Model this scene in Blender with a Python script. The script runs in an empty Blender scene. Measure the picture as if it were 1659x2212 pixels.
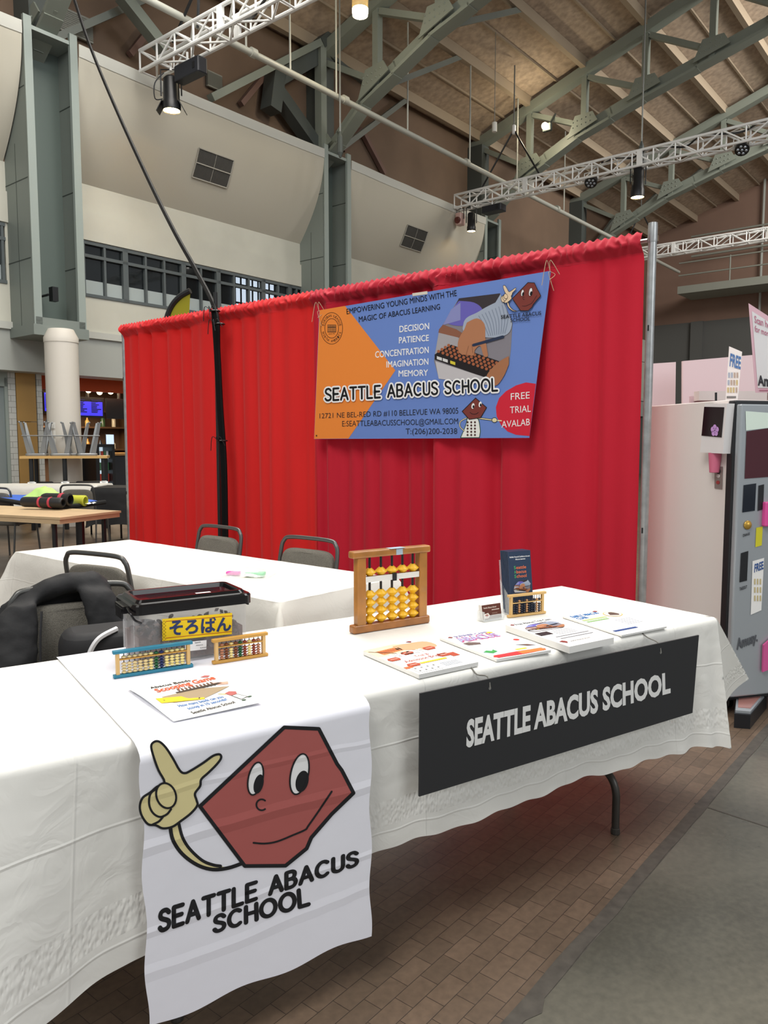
import bpy, bmesh, math, random
from math import sin, cos, pi, radians, sqrt
from mathutils import Vector, Matrix, noise
from mathutils.geometry import tessellate_polygon
random.seed(7)
S = bpy.context.scene
COL = S.collection
V = Vector

# ------------------------------------------------------------------ camera, world, lights, exposure
FPX, PITCH, EYE = 1671.4, .0881, 1.3693
cam_d = bpy.data.cameras.new('camera'); cam = bpy.data.objects.new('camera', cam_d); COL.objects.link(cam)
cam.location = (0, 0, EYE); cam.rotation_euler = (pi/2 - PITCH, 0, 0)
cam_d.sensor_fit = 'VERTICAL'; cam_d.sensor_height = 24; cam_d.lens = 24*FPX/2212
cam_d.clip_start = .05; cam_d.clip_end = 200
S.camera = cam
S.view_settings.view_transform = 'Standard'; S.view_settings.look = 'None'
S.view_settings.gamma = 1; S.view_settings.use_curve_mapping = False
S.view_settings.exposure = 0.0
W = bpy.data.worlds.new('hall_daylight'); S.world = W; W.use_nodes = True
W.node_tree.nodes['Background'].inputs[0].default_value = (.93, .97, 1, 1)
W.node_tree.nodes['Background'].inputs[1].default_value = 0.44
TH = .6837                                   # hall axis against the view direction
HX = V((sin(TH), cos(TH), 0)); HN = V((cos(TH), -sin(TH), 0)); B0 = 13.2
def hp(a, b, z): return HX*a + HN*(b - B0) + V((0, 0, z))   # a along the hall, b away from the left wall
def area(name, loc, target, size, power, col, sy=None):
    l = bpy.data.lights.new(name, 'AREA'); l.energy = power; l.color = col; l.size = size
    if sy: l.shape = 'RECTANGLE'; l.size_y = sy
    o = bpy.data.objects.new(name, l); COL.objects.link(o); o.location = loc
    o.rotation_euler = (V(target) - V(loc)).to_track_quat('-Z', 'Y').to_euler(); return o
area('high_bay_light_over_booth', (-.3, 6.0, 10.6), (0.2, 2.8, 0), 5.0, 700, (1, .97, .91))
area('fill_light_behind_camera', (-3.5, -3.5, 10.5), (0.3, 5.0, 1.2), 5.0, 840, (1, .98, .94))  # added fill that brightens banner and drape fronts, no known lamp
area('high_bay_light_behind_drape', (-2.5, 10.5, 10.3), (-1.5, 8.0, 0), 4.0, 650, (1, .95, .88))
area('high_bay_light_over_aisle', (6.5, 5.0, 12.0), (3.0, 4.5, 0), 6.0, 800, (.96, .98, 1))
area('fill_light_far_hall', hp(23, 15, 13), hp(33, 7, 7), 7.0, 2600, (1, .96, .9))  # unseen lamp added to lift the dark far wall
area('fill_light_right_rear', (9.0, -6.0, 7.0), (0, 9.0, 9), 7.0, 430, (.95, .98, 1))  # made-up soft fill from behind right, stands for no known opening

# ------------------------------------------------------------------ pixel rays onto real surfaces
_F = V((0, cos(PITCH), -sin(PITCH))); _R = V((1, 0, 0)); _U = _R.cross(_F); _C = V((0, 0, EYE))
def unproj(x, y, p0, n):
    r = _F + _R*((x - 829.5)/FPX) - _U*((y - 1106)/FPX)
    return _C + r*((V(p0) - _C).dot(n)/r.dot(n))
def onz(x, y, z): return unproj(x, y, (0, 0, z), V((0, 0, 1)))
def onb(x, y, b): return unproj(x, y, hp(0, b, 0), HN)
def ona(x, y, a): return unproj(x, y, hp(a, B0, 0), HX)
def hab(p): return (p.dot(HX), p.dot(HN) + B0, p.z)

# ------------------------------------------------------------------ materials
def lin(h):
    if isinstance(h, str):
        h = h.lstrip('#'); c = [int(h[i:i+2], 16)/255 for i in (0, 2, 4)]
    else: c = list(h)
    return [(x/12.92 if x <= .04045 else ((x + .055)/1.055)**2.4) for x in c]
_M = {}
def mat(name, col='808080', rough=.6, metal=0, emit=0, alpha=1, trans=0, spec=.5, bump=0, bscale=60, var=0, vscale=4, sheen=0, transl=0, coat=0):
    if name in _M: return _M[name]
    m = bpy.data.materials.new(name); m.use_nodes = True; nt = m.node_tree; b = nt.nodes['Principled BSDF']
    c = lin(col) + [1]
    b.inputs['Base Color'].default_value = c; b.inputs['Roughness'].default_value = rough; b.inputs['Metallic'].default_value = metal
    b.inputs['Specular IOR Level'].default_value = spec; b.inputs['Alpha'].default_value = alpha
    b.inputs['Transmission Weight'].default_value = trans; b.inputs['Coat Weight'].default_value = coat
    if sheen: b.inputs['Sheen Weight'].default_value = sheen
    if emit: b.inputs['Emission Color'].default_value = c; b.inputs['Emission Strength'].default_value = emit
    geo = nt.nodes.new('ShaderNodeNewGeometry')
    if var:
        n = nt.nodes.new('ShaderNodeTexNoise'); n.inputs['Scale'].default_value = vscale; n.inputs['Detail'].default_value = 5
        nt.links.new(geo.outputs['Position'], n.inputs['Vector'])
        r = nt.nodes.new('ShaderNodeValToRGB')
        r.color_ramp.elements[0].position = .3; r.color_ramp.elements[1].position = .7
        r.color_ramp.elements[0].color = [x*(1 - var) for x in c[:3]] + [1]; r.color_ramp.elements[1].color = [min(1, x*(1 + var)) for x in c[:3]] + [1]
        nt.links.new(n.outputs['Fac'], r.inputs['Fac']); nt.links.new(r.outputs['Color'], b.inputs['Base Color'])
    if bump:
        n = nt.nodes.new('ShaderNodeTexNoise'); n.inputs['Scale'].default_value = bscale; n.inputs['Detail'].default_value = 4
        nt.links.new(geo.outputs['Position'], n.inputs['Vector'])
        bp = nt.nodes.new('ShaderNodeBump'); bp.inputs['Strength'].default_value = bump; bp.inputs['Distance'].default_value = .01
        nt.links.new(n.outputs['Fac'], bp.inputs['Height']); nt.links.new(bp.outputs['Normal'], b.inputs['Normal'])
    if transl:
        t = nt.nodes.new('ShaderNodeBsdfTranslucent'); t.inputs['Color'].default_value = c
        mx = nt.nodes.new('ShaderNodeMixShader'); mx.inputs[0].default_value = transl
        out = nt.nodes['Material Output']
        nt.links.new(b.outputs[0], mx.inputs[1]); nt.links.new(t.outputs[0], mx.inputs[2]); nt.links.new(mx.outputs[0], out.inputs[0])
    _M[name] = m; return m
def ink(h): return mat('ink_' + h, h, .55, spec=.3)
def N(nt, t, **kw):
    n = nt.nodes.new(t)
    for k, v in kw.items(): setattr(n, k, v)
    return n

# ------------------------------------------------------------------ mesh builder
class MB:
    def __init__(s): s.v = []; s.f = []; s.m = []; s.uv = {}
    def add(s, vs, fs, mi=0):
        o = len(s.v); s.v += [V(p) for p in vs]
        for f in fs: s.f.append([i + o for i in f]); s.m.append(mi)
        return s
    def box(s, c, size, mi=0, X=None, Y=None, Z=None):
        X = X or V((1, 0, 0)); Y = Y or V((0, 1, 0)); Z = Z or V((0, 0, 1)); c = V(c)
        hx, hy, hz = [q/2 for q in size]
        vs = [c + X*(i*hx) + Y*(j*hy) + Z*(k*hz) for k in (-1, 1) for j in (-1, 1) for i in (-1, 1)]
        return s.add(vs, [(0, 2, 3, 1), (4, 5, 7, 6), (0, 1, 5, 4), (2, 6, 7, 3), (0, 4, 6, 2), (1, 3, 7, 5)], mi)
    def rbox(s, c, size, r, mi=0, X=None, Y=None, Z=None, n=3):
        # box with its vertical edges rounded, and a small chamfer on top and bottom
        X = X or V((1, 0, 0)); Y = Y or V((0, 1, 0)); Z = Z or V((0, 0, 1)); c = V(c); a, b, h = [q/2 for q in size]
        def ring(ins, z):
            out = []
            for k, (sx, sy) in enumerate(((1, 1), (-1, 1), (-1, -1), (1, -1))):
                for i in range(n + 1):
                    t = pi/2*k + pi/2*i/n
                    out.append(c + X*(sx*(a - r) + (r - ins)*cos(t)) + Y*(sy*(b - r) + (r - ins)*sin(t)) + Z*z)
            return out
        e = min(r*.5, h*.5)
        rs = [ring(e*.6, -h), ring(0, -h + e), ring(0, h - e), ring(e*.6, h)]; k = len(rs[0])
        fs = [tuple(range(k))[::-1], tuple(range(3*k, 4*k))]
        for q in range(3):
            for i in range(k): j = (i + 1) % k; fs.append((q*k + i, q*k + j, (q + 1)*k + j, (q + 1)*k + i))
        return s.add([p for r_ in rs for p in r_], fs, mi)
    def prism(s, poly, d, mi=0):
        # poly: 3-D outline, extruded by vector d
        n = len(poly); d = V(d); vs = [V(p) for p in poly] + [V(p) + d for p in poly]
        tris = tessellate_polygon([[V(p) for p in poly]])
        fs = [tuple(t) for t in tris] + [tuple(i + n for i in t)[::-1] for t in tris]
        fs += [(i, (i + 1) % n, (i + 1) % n + n, i + n) for i in range(n)]
        return s.add(vs, fs, mi)
    def cyl(s, p0, p1, r0, r1=None, n=12, mi=0, caps=True):
        r1 = r0 if r1 is None else r1
        return s.tube([p0, p1], [r0, r1], n, mi, caps=caps)
    def tube(s, path, r, n=8, mi=0, caps=True, closed=False):
        path = [V(p) for p in path]; k = len(path)
        rs = r if isinstance(r, (list, tuple)) else [r]*k
        ref = None; vs = []
        for i, p in enumerate(path):
            if closed: t = path[(i + 1) % k] - path[i - 1]
            else: t = (path[min(i + 1, k - 1)] - path[max(i - 1, 0)])
            t.normalize()
            if ref is None:
                ref = t.orthogonal().normalized()
            else:
                ref = (ref - t*ref.dot(t)); ref = ref.normalized() if ref.length > 1e-6 else t.orthogonal().normalized()
            q = t.cross(ref)
            for j in range(n):
                a = 2*pi*j/n; vs.append(p + (ref*cos(a) + q*sin(a))*rs[i])
        fs = []
        for i in range(k if closed else k - 1):
            for j in range(n):
                a, b = i*n + j, i*n + (j + 1) % n; i2 = (i + 1) % k
                fs.append((a, b, i2*n + (j + 1) % n, i2*n + j))
        if caps and not closed:
            fs.append(tuple(range(n))[::-1]); fs.append(tuple(range((k - 1)*n, k*n)))
        return s.add(vs, fs, mi)
    def lathe(s, prof, o=(0, 0, 0), n=24, mi=0, Z=None):
        Z = V(Z).normalized() if Z else V((0, 0, 1)); X = Z.orthogonal().normalized(); Y = Z.cross(X); o = V(o); vs = []
        for r, z in prof:
            for j in range(n):
                a = 2*pi*j/n; vs.append(o + X*(r*cos(a)) + Y*(r*sin(a)) + Z*z)
        k = len(prof); fs = [(i*n + j, i*n + (j + 1) % n, (i + 1)*n + (j + 1) % n, (i + 1)*n + j) for i in range(k - 1) for j in range(n)]
        if prof[0][0] > 1e-6: fs.append(tuple(range(n))[::-1])
        if prof[-1][0] > 1e-6: fs.append(tuple(range((k - 1)*n, k*n)))
        return s.add(vs, fs, mi)
    def grid(s, fn, nu, nv, mi=0, uv=None):
        o = len(s.v)
        vs = [fn(i/nu, j/nv) for j in range(nv + 1) for i in range(nu + 1)]
        fs = [(j*(nu + 1) + i, j*(nu + 1) + i + 1, (j + 1)*(nu + 1) + i + 1, (j + 1)*(nu + 1) + i) for j in range(nv) for i in range(nu)]
        if uv:
            for j in range(nv + 1):
                for i in range(nu + 1): s.uv[o + j*(nu + 1) + i] = uv(i/nu, j/nv)
        return s.add(vs, fs, mi)
    def sphere(s, c, r, n=12, m=8, mi=0, sc=(1, 1, 1)):
        c = V(c)
        def fn(u, v):
            a, b = 2*pi*u, pi*v - pi/2
            return c + V((r*sc[0]*cos(b)*cos(a), r*sc[1]*cos(b)*sin(a), r*sc[2]*sin(b)))
        return s.grid(fn, n, m, mi)
    def build(s, name, mats, parent=None, smooth=False, world=True, weld=False):
        me = bpy.data.meshes.new(name)
        if not isinstance(mats, (list, tuple)): mats = [mats]
        off = V((0, 0, 0))
        if parent is not None:
            if world:
                q = parent
                while q is not None: off = off + q.location; q = q.parent
        elif world:
            lo = [min(p[i] for p in s.v) for i in range(3)]; hi = [max(p[i] for p in s.v) for i in range(3)]
            off = V(((lo[0] + hi[0])/2, (lo[1] + hi[1])/2, lo[2]))
        me.from_pydata([p - off for p in s.v], [], s.f)
        for m in mats: me.materials.append(m)
        me.polygons.foreach_set('material_index', s.m)
        if s.uv:
            l = me.uv_layers.new(name='map')
            for lp in me.loops: l.data[lp.index].uv = s.uv.get(lp.vertex_index, (0, 0))
        if smooth or weld:
            bm = bmesh.new(); bm.from_mesh(me)
            bmesh.ops.remove_doubles(bm, verts=bm.verts, dist=1e-5)
            bmesh.ops.recalc_face_normals(bm, faces=bm.faces)
            bm.to_mesh(me); bm.free()
        if smooth:
            me.polygons.foreach_set('use_smooth', [True]*len(me.polygons))
            me.set_sharp_from_angle(angle=radians(smooth if smooth is not True else 40))
        me.update()
        o = bpy.data.objects.new(name, me); COL.objects.link(o)
        if parent is not None: o.parent = parent
        elif world: o.location = off
        return o
def tag(o, label, cat, group=None, kind=None):
    if label: o['label'] = label
    if cat: o['category'] = cat
    if group: o['group'] = group
    if kind: o['kind'] = kind
    return o
def thing(name, label, cat, loc=(0, 0, 0), rz=0, group=None):
    o = bpy.data.objects.new(name, None); COL.objects.link(o); o.empty_display_size = .1
    o.location = loc; o.rotation_euler = (0, 0, rz); return tag(o, label, cat, group)
def struct(mb, name, mats, parent=None, **kw):
    o = mb.build(name, mats, parent, **kw)
    if parent is None: o['kind'] = 'structure'
    return o
def copy_tree(o, parent=None):
    c = o.copy(); COL.objects.link(c)
    if parent is not None: c.parent = parent
    for ch in list(o.children): copy_tree(ch, c)
    return c

# ------------------------------------------------------------------ printing: flat shapes in a 2-D space mapped onto a surface
_dg = None
_tc = {}
_tc0 = {}
def text_mesh(body, bold=0, space=1.0):
    key = (body, bold, space)
    if key in _tc: return _tc[key]
    cu = bpy.data.curves.new('t', 'FONT'); cu.body = body; thick = bold > 0 and 'm' in body.lower(); cu.offset = 0 if thick else bold; cu.space_character = space; cu.resolution_u = 3
    o = bpy.data.objects.new('t', cu); COL.objects.link(o)
    dg = bpy.context.evaluated_depsgraph_get(); dg.update()
    me = bpy.data.meshes.new_from_object(o.evaluated_get(dg))
    vs = [(v.co.x, v.co.y) for v in me.vertices]; fs = [tuple(p.vertices) for p in me.polygons]
    if thick:                                   # heavier strokes by overlaying shifted outlines
        _tc0[key] = v0 = vs; f0 = fs; vs, fs = [], []; n0 = len(v0)
        for k, (dx, dy) in enumerate(((0, 0), (bold, 0), (-bold, 0), (0, bold), (0, -bold), (bold*.7, bold*.7), (-bold*.7, -bold*.7), (bold*.7, -bold*.7), (-bold*.7, bold*.7))):
            vs += [(x + dx, y + dy) for x, y in v0]; fs += [tuple(i + k*n0 for i in f) for f in f0]
    bpy.data.objects.remove(o); bpy.data.meshes.remove(me); bpy.data.curves.remove(cu)
    _tc[key] = (vs, fs); return vs, fs
def arc(cx, cy, rx, ry, a0=0, a1=360, n=28, rot=0):
    out = []
    for i in range(n + 1):
        t = radians(a0 + (a1 - a0)*i/n); x, y = rx*cos(t), ry*sin(t); r = radians(rot)
        out.append((cx + x*cos(r) - y*sin(r), cy + x*sin(r) + y*cos(r)))
    return out
def smoothline(pts, n=6, closed=False):
    out = []; k = len(pts)
    rng = range(k if closed else k - 1)
    g = (lambda i: pts[i % k]) if closed else (lambda i: pts[max(0, min(k - 1, i))])
    for i in rng:
        p0, p1, p2, p3 = g(i - 1), g(i), g(i + 1), g(i + 2)
        for j in range(n):
            t = j/n
            out.append(tuple(.5*((2*p1[q]) + (-p0[q] + p2[q])*t + (2*p0[q] - 5*p1[q] + 4*p2[q] - p3[q])*t*t + (-p0[q] + 3*p1[q] - 3*p2[q] + p3[q])*t**3) for q in range(len(p1))))
    if not closed: out.append(tuple(pts[-1]))
    return out
GLYPH = {
 'L': (.5, [[(0, 1), (0, 0), (.48, 0)]]), 'E': (.5, [[(.5, 1), (0, 1), (0, 0), (.5, 0)], [(0, .52), (.44, .52)]]),
 'T': (.6, [[(0, 1), (.6, 1)], [(.3, 1), (.3, 0)]]), 'A': (.66, [[(0, 0), (.33, 1), (.66, 0)], [(.13, .32), (.53, .32)]]),
 'H': (.58, [[(0, 0), (0, 1)], [(.58, 0), (.58, 1)], [(0, .52), (.58, .52)]]),
 'S': (.54, [smoothline([(.52, .84), (.4, .97), (.26, 1), (.1, .95), (.03, .8), (.07, .65), (.2, .56), (.36, .48), (.5, .37), (.53, .21), (.45, .06), (.26, 0), (.1, .04), (0, .17)], 3)]),
 'B': (.54, [[(0, 0), (0, 1)] + smoothline([(0, 1), (.3, 1), (.45, .9), (.47, .76), (.41, .6), (.27, .54), (0, .54)], 3), smoothline([(.27, .54), (.46, .45), (.53, .27), (.46, .08), (.3, 0), (0, 0)], 3)]),
 'C': (.68, [arc(.37, .5, .37, .5, 50, 310, 20)]), 'U': (.56, [[(0, 1), (0, .3)] + smoothline([(0, .3), (.06, .1), (.28, 0), (.5, .1), (.56, .3)], 4) + [(.56, 1)]]),
 'O': (.8, [arc(.4, .5, .4, .5, 0, 360, 26)]), ' ': (.3, [])}
class Print:
    def __init__(s, fmap, step=.0003): s.map = fmap; s.mats = []; s.mb = MB(); s.step = step
    def mi(s, c):
        m = c if not isinstance(c, str) else ink(c)
        if m not in s.mats: s.mats.append(m)
        return s.mats.index(m)
    def raw(s, vs, fs, c, layer, lift=None):
        # lift: a hair's breadth per vertex, so that overlapping pieces of one ink never share a plane
        s.mb.add([s.map(x, y, layer*s.step + (lift[i] if lift else 0)) for i, (x, y) in enumerate(vs)], fs, s.mi(c))
    def poly(s, pts, c, layer=1, T=None):
        if T: pts = [T(*p) for p in pts]
        if len(pts) > 2 and (V(pts[0]) - V(pts[-1])).length < 1e-9: pts = pts[:-1]
        s.raw(pts, [tuple(t) for t in tessellate_polygon([[V((x, y, 0)) for x, y in pts]])], c, layer)
    def stroke(s, pts, w, c, layer=2, closed=False, T=None, cap=True):
        # ribbon of quads with round discs at the joints
        if closed: pts = list(pts) + [pts[0]]
        vs = []; fs = []; h = w/2; lift = []; e = min(4e-6, s.step*.8/(2*len(pts) + 2))
        def put(p):
            vs.append(T(*p) if T else p); lift.append(e*len(fs)); return len(vs) - 1
        for i in range(len(pts) - 1):
            a, b = V(pts[i]), V(pts[i + 1]); d = b - a
            if d.length < 1e-9: continue
            d.normalize(); n = V((-d.y, d.x))*h
            k = [put(tuple(q)) for q in (a + n, a - n, b - n, b + n)]; fs.append(tuple(k))
        for i, p in enumerate(pts):
            if not cap and (i == 0 or i == len(pts) - 1): continue
            k = [put((p[0] + h*cos(2*pi*j/10), p[1] + h*sin(2*pi*j/10))) for j in range(10)]
            fs.append(tuple(k))
        s.raw(vs, fs, c, layer, lift)
    def ell(s, cx, cy, rx, ry, c, layer=2, rot=0, T=None): s.poly(arc(cx, cy, rx, ry, 0, 360, 28, rot), c, layer, T)
    def rect(s, x0, y0, x1, y1, c, layer=1, T=None): s.poly([(x0, y0), (x1, y0), (x1, y1), (x0, y1)], c, layer, T)
    def text(s, body, q, c, layer=3, bold=0, T=None, space=1.0):
        # q: (bottom-left, bottom-right, top-right, top-left) of the capitals
        vs, fs = text_mesh(body, bold, space)
        if not vs: return
        x0 = min(v[0] for v in vs); x1 = max(v[0] for v in vs); H = .69
        out = []
        for x, y in vs:
            u = (x - x0)/(x1 - x0); w = y/H
            bx = q[0][0]*(1 - u) + q[1][0]*u; by = q[0][1]*(1 - u) + q[1][1]*u
            tx = q[3][0]*(1 - u) + q[2][0]*u; ty = q[3][1]*(1 - u) + q[2][1]*u
            p = (bx + (tx - bx)*w, by + (ty - by)*w)
            out.append(T(*p) if T else p)
        n_c = len(_tc0.get((body, bold, space), out)); s.raw(out, fs, c, layer, [1e-5*(i//n_c) for i in range(len(out))])
    def strokes(s, body, q, w, c, layer=3, gap=.2, T=None):
        x = 0; tot = sum(GLYPH[ch][0] + gap for ch in body) - gap
        for ch in body:
            gw, ls = GLYPH[ch]
            for l in ls:
                # widths are kept in the letter's own space, then sheared with it
                def TT(px, py):
                    u = px/tot; v = py
                    bx = q[0][0]*(1 - u) + q[1][0]*u; by = q[0][1]*(1 - u) + q[1][1]*u
                    tx = q[3][0]*(1 - u) + q[2][0]*u; ty = q[3][1]*(1 - u) + q[2][1]*u
                    p = (bx + (tx - bx)*v, by + (ty - by)*v)
                    return T(*p) if T else p
                s.stroke([(x + a, b) for a, b in l], w, c, layer, T=TT)
            x += gw + gap
    def build(s, name, parent, **kw):
        return s.mb.build(name, s.mats, parent, **kw)
def planemap(p0, n):
    n = V(n).normalized()
    if n.dot(_C - V(p0)) < 0: n = -n
    return lambda x, y, o: unproj(x, y, p0, n) + n*o
def quadmap(bl, br, tr, tl):
    # unit square, y downwards from the top edge
    bl, br, tr, tl = map(V, (bl, br, tr, tl)); n = (br - bl).cross(tl - bl).normalized()
    return lambda x, y, o: (tl*(1 - x) + tr*x)*(1 - y) + (bl*(1 - x) + br*x)*y + n*o

# ================================================================== THE HALL
SEAM = 12.37
def hall_mat(name, kind):
    m = bpy.data.materials.new(name); m.use_nodes = True; nt = m.node_tree; b = nt.nodes['Principled BSDF']; L = nt.links.new
    geo = N(nt, 'ShaderNodeNewGeometry')
    da = N(nt, 'ShaderNodeVectorMath', operation='DOT_PRODUCT'); da.inputs[1].default_value = HX
    db = N(nt, 'ShaderNodeVectorMath', operation='DOT_PRODUCT'); db.inputs[1].default_value = HN
    L(geo.outputs['Position'], da.inputs[0]); L(geo.outputs['Position'], db.inputs[0])
    cb = N(nt, 'ShaderNodeCombineXYZ'); L(da.outputs['Value'], cb.inputs[0]); L(db.outputs['Value'], cb.inputs[1])
    no = N(nt, 'ShaderNodeTexNoise'); no.inputs['Scale'].default_value = 1.6; no.inputs['Detail'].default_value = 6; L(cb.outputs[0], no.inputs['Vector'])
    n2 = N(nt, 'ShaderNodeTexNoise'); n2.inputs['Scale'].default_value = 45; n2.inputs['Detail'].default_value = 4; L(cb.outputs[0], n2.inputs['Vector'])
    if kind == 'block':
        br = N(nt, 'ShaderNodeTexBrick'); L(cb.outputs[0], br.inputs['Vector'])
        br.inputs['Color1'].default_value = lin('715f4f') + [1]; br.inputs['Color2'].default_value = lin('625345') + [1]; br.inputs['Mortar'].default_value = lin('40362e') + [1]
        br.inputs['Scale'].default_value = 1; br.inputs['Brick Width'].default_value = .105; br.inputs['Row Height'].default_value = .056
        br.inputs['Mortar Size'].default_value = .0013; br.inputs['Mortar Smooth'].default_value = .3; br.inputs['Bias'].default_value = 0
        base = br.outputs['Color']; hs = br.outputs['Fac']
    else:
        rp = N(nt, 'ShaderNodeValToRGB'); rp.color_ramp.elements[0].position = .3; rp.color_ramp.elements[1].position = .72
        rp.color_ramp.elements[0].color = lin('514f47') + [1]; rp.color_ramp.elements[1].color = lin('676459') + [1]
        L(no.outputs['Fac'], rp.inputs['Fac']); base = rp.outputs['Color']; hs = None
    mx = N(nt, 'ShaderNodeMix', data_type='RGBA', blend_type='MULTIPLY'); mx.inputs[0].default_value = .55
    r2 = N(nt, 'ShaderNodeValToRGB'); r2.color_ramp.elements[0].position = .25; r2.color_ramp.elements[0].color = (.55, .55, .55, 1); r2.color_ramp.elements[1].position = .75; r2.color_ramp.elements[1].color = (1.15, 1.12, 1.1, 1)
    ad = N(nt, 'ShaderNodeMath', operation='ADD'); ad.inputs[1].default_value = -.5
    sm = N(nt, 'ShaderNodeMath', operation='ADD'); L(n2.outputs['Fac'], ad.inputs[0]); L(no.outputs['Fac'], sm.inputs[0]); L(ad.outputs[0], sm.inputs[1])
    L(sm.outputs[0], r2.inputs['Fac']); L(base, mx.inputs[6]); L(r2.outputs['Color'], mx.inputs[7]); L(mx.outputs[2], b.inputs['Base Color'])
    rr = N(nt, 'ShaderNodeMapRange'); rr.inputs['To Min'].default_value = .22 if kind == 'block' else .16; rr.inputs['To Max'].default_value = .5 if kind == 'block' else .4
    L(no.outputs['Fac'], rr.inputs['Value']); L(rr.outputs[0], b.inputs['Roughness'])
    bp = N(nt, 'ShaderNodeBump'); bp.inputs['Strength'].default_value = .25; bp.inputs['Distance'].default_value = .004
    if hs is not None:
        iv = N(nt, 'ShaderNodeMath', operation='SUBTRACT'); iv.inputs[0].default_value = 1; L(hs, iv.inputs[1]); L(iv.outputs[0], bp.inputs['Height'])
    else: L(n2.outputs['Fac'], bp.inputs['Height']); bp.inputs['Strength'].default_value = .06
    L(bp.outputs[0], b.inputs['Normal'])
    return m
m_block = hall_mat('wood_block_floor', 'block'); m_conc = hall_mat('polished_concrete', 'conc')
m_strip = mat('dark_edge_filler', '4b463f', .5, var=.25, vscale=30)
mb = MB()
def fq(a0, a1, b0, b1, z, mi): mb.add([hp(a0, b0, z), hp(a1, b0, z), hp(a1, b1, z), hp(a0, b1, z)], [(0, 3, 2, 1)], mi)
fq(-8, 46, -8, SEAM - .042, 0, 0); fq(-8, 46, SEAM, 34, 0, 1)
# ragged dark edge between the wood blocks and the aisle
prev = None
for i in range(241):
    a = -1 + i*.05; e0 = SEAM - .042; e1 = SEAM - .002
    w0 = e0 - .006*noise.noise(V((a*3, 0, 1))); w1 = e1 + .007*noise.noise(V((a*5, 3, 1))) + (.02 if i % 47 == 5 else 0)
    if prev: mb.add([hp(prev[0], prev[1], .0012), hp(a, w0, .0012), hp(a, w1, .0012), hp(prev[0], prev[2], .0012)], [(0, 3, 2, 1)], 2)
    prev = (a, w0, w1)
fq(-8, 46, SEAM - .042, SEAM, 0, 2)
j0, j1 = onz(1500, 1735, 0), onz(1700, 1800, 0); d_ = (j1 - j0).normalized(); q_ = V((-d_.y, d_.x, 0))*.004
mb.add([j0 - q_ + V((0, 0, .001)), j1 + d_*3 - q_ + V((0, 0, .001)), j1 + d_*3 + q_ + V((0, 0, .001)), j0 + q_ + V((0, 0, .001))], [(0, 1, 2, 3)], 2)
floor = struct(mb, 'floor', [m_block, m_conc, m_strip])

m_white = mat('warm_white_panel', 'c2c1b4', .7, var=.06, vscale=1.2)
m_fascia = mat('grey_fascia', 'a3a6a0', .6)
m_ledge = mat('pale_ledge', 'b9bab2', .6)
m_brown = mat('brown_upper_wall', '75604f', .8, var=.12, vscale=.8)
def hbox(m, a0, a1, b0, b1, z0, z1, mi=0): m.box(hp((a0 + a1)/2, (b0 + b1)/2, (z0 + z1)/2), (a1 - a0, b1 - b0, z1 - z0), mi, HX, HN)
AP = [-.06, 6.745, 13.55, 20.35, 27.15]
Z0W, Z1W = 4.03, 5.0
mb = MB()
hbox(mb, -3, 36, -.55, 0, 2.6, 3.28, 1); hbox(mb, -3, 36, -.55, .05, 3.28, 3.4, 2); hbox(mb, -3, 36, -.25, 0, 3.4, Z0W, 0)
hbox(mb, -3, 36, -.25, 0, Z1W, 6.0, 0); hbox(mb, -3, 36, -.25, .04, 5.02, 5.52, 0)
hbox(mb, -3, 36, -.25, 0, 6.0, 11.5, 3)
for a0, a1 in ((-3, 3.2), (6.25, 7.6), (13.25, 36)): hbox(mb, a0, a1, -.25, 0, Z0W, Z1W, 0)
wall_left = struct(mb, 'wall_left', [m_white, m_fascia, m_ledge, m_brown])
# room behind the ribbon windows
m_dim = mat('dim_room', '4a4d4c', .8); m_refl = mat('reflected_panes', 'dfeeff', .5, emit=4)
mb = MB(); hbox(mb, 2.5, 24, -4.1, -4, 3.4, 7.6); hbox(mb, 2.5, 24, -4, -.25, 7.5, 7.6); hbox(mb, 2.5, 24, -4, -.25, 3.4, 3.5)
struct(mb, 'wall_back', m_dim)
p0, p1 = hab(onb(508, 590, -3.9)), hab(onb(606, 668, -3.9)); mb = MB(); mf = MB()  # glowing pane grid added in place of the reflection in the glass
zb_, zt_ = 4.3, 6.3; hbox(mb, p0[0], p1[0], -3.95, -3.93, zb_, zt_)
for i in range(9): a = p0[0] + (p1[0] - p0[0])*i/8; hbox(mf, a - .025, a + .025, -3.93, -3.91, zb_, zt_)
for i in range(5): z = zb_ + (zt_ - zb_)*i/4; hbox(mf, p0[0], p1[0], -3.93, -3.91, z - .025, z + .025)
w3 = struct(mb, 'reflected_windows', m_refl); struct(mf, 'window_frame', mat('grey_frame', '565d5e', .5), w3)
# ribbon windows
m_frame = mat('grey_frame', '565d5e', .5)
m_glass = mat('dark_glass', '1a2022', .04, alpha=.55, spec=.9)
m_frost = mat('frosted_band', 'a9b3b2', .35, alpha=.95)
def ribbon(name, a0, a1, vert, thick):
    g = MB(); hbox(g, a0, a1, -.05, -.045, Z0W + .3, Z1W); hbox(g, a0, a1, -.05, -.045, Z0W, Z0W + .3, 1)
    w = struct(g, name, [m_glass, m_frost]); f = MB()
    for z in (Z0W + .02, Z1W - .02, Z0W + .72): hbox(f, a0, a1, -.06, .02, z - .028, z + .028)
    for a in vert: hbox(f, a - .022, a + .022, -.06, .015, Z0W, Z1W)
    for a in thick: hbox(f, a - .055, a + .055, -.06, .02, Z0W, Z1W)
    struct(f, 'window_frame', m_frame, w)
ga = lambda x: hab(onb(x, 600, 0))[0]
ribbon('window_1', 7.6, 13.25, [ga(x) for x in (182, 227, 315, 355, 434, 505, 537, 600, 640)], [ga(x) for x in (271, 396, 471, 568, 625)])
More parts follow.
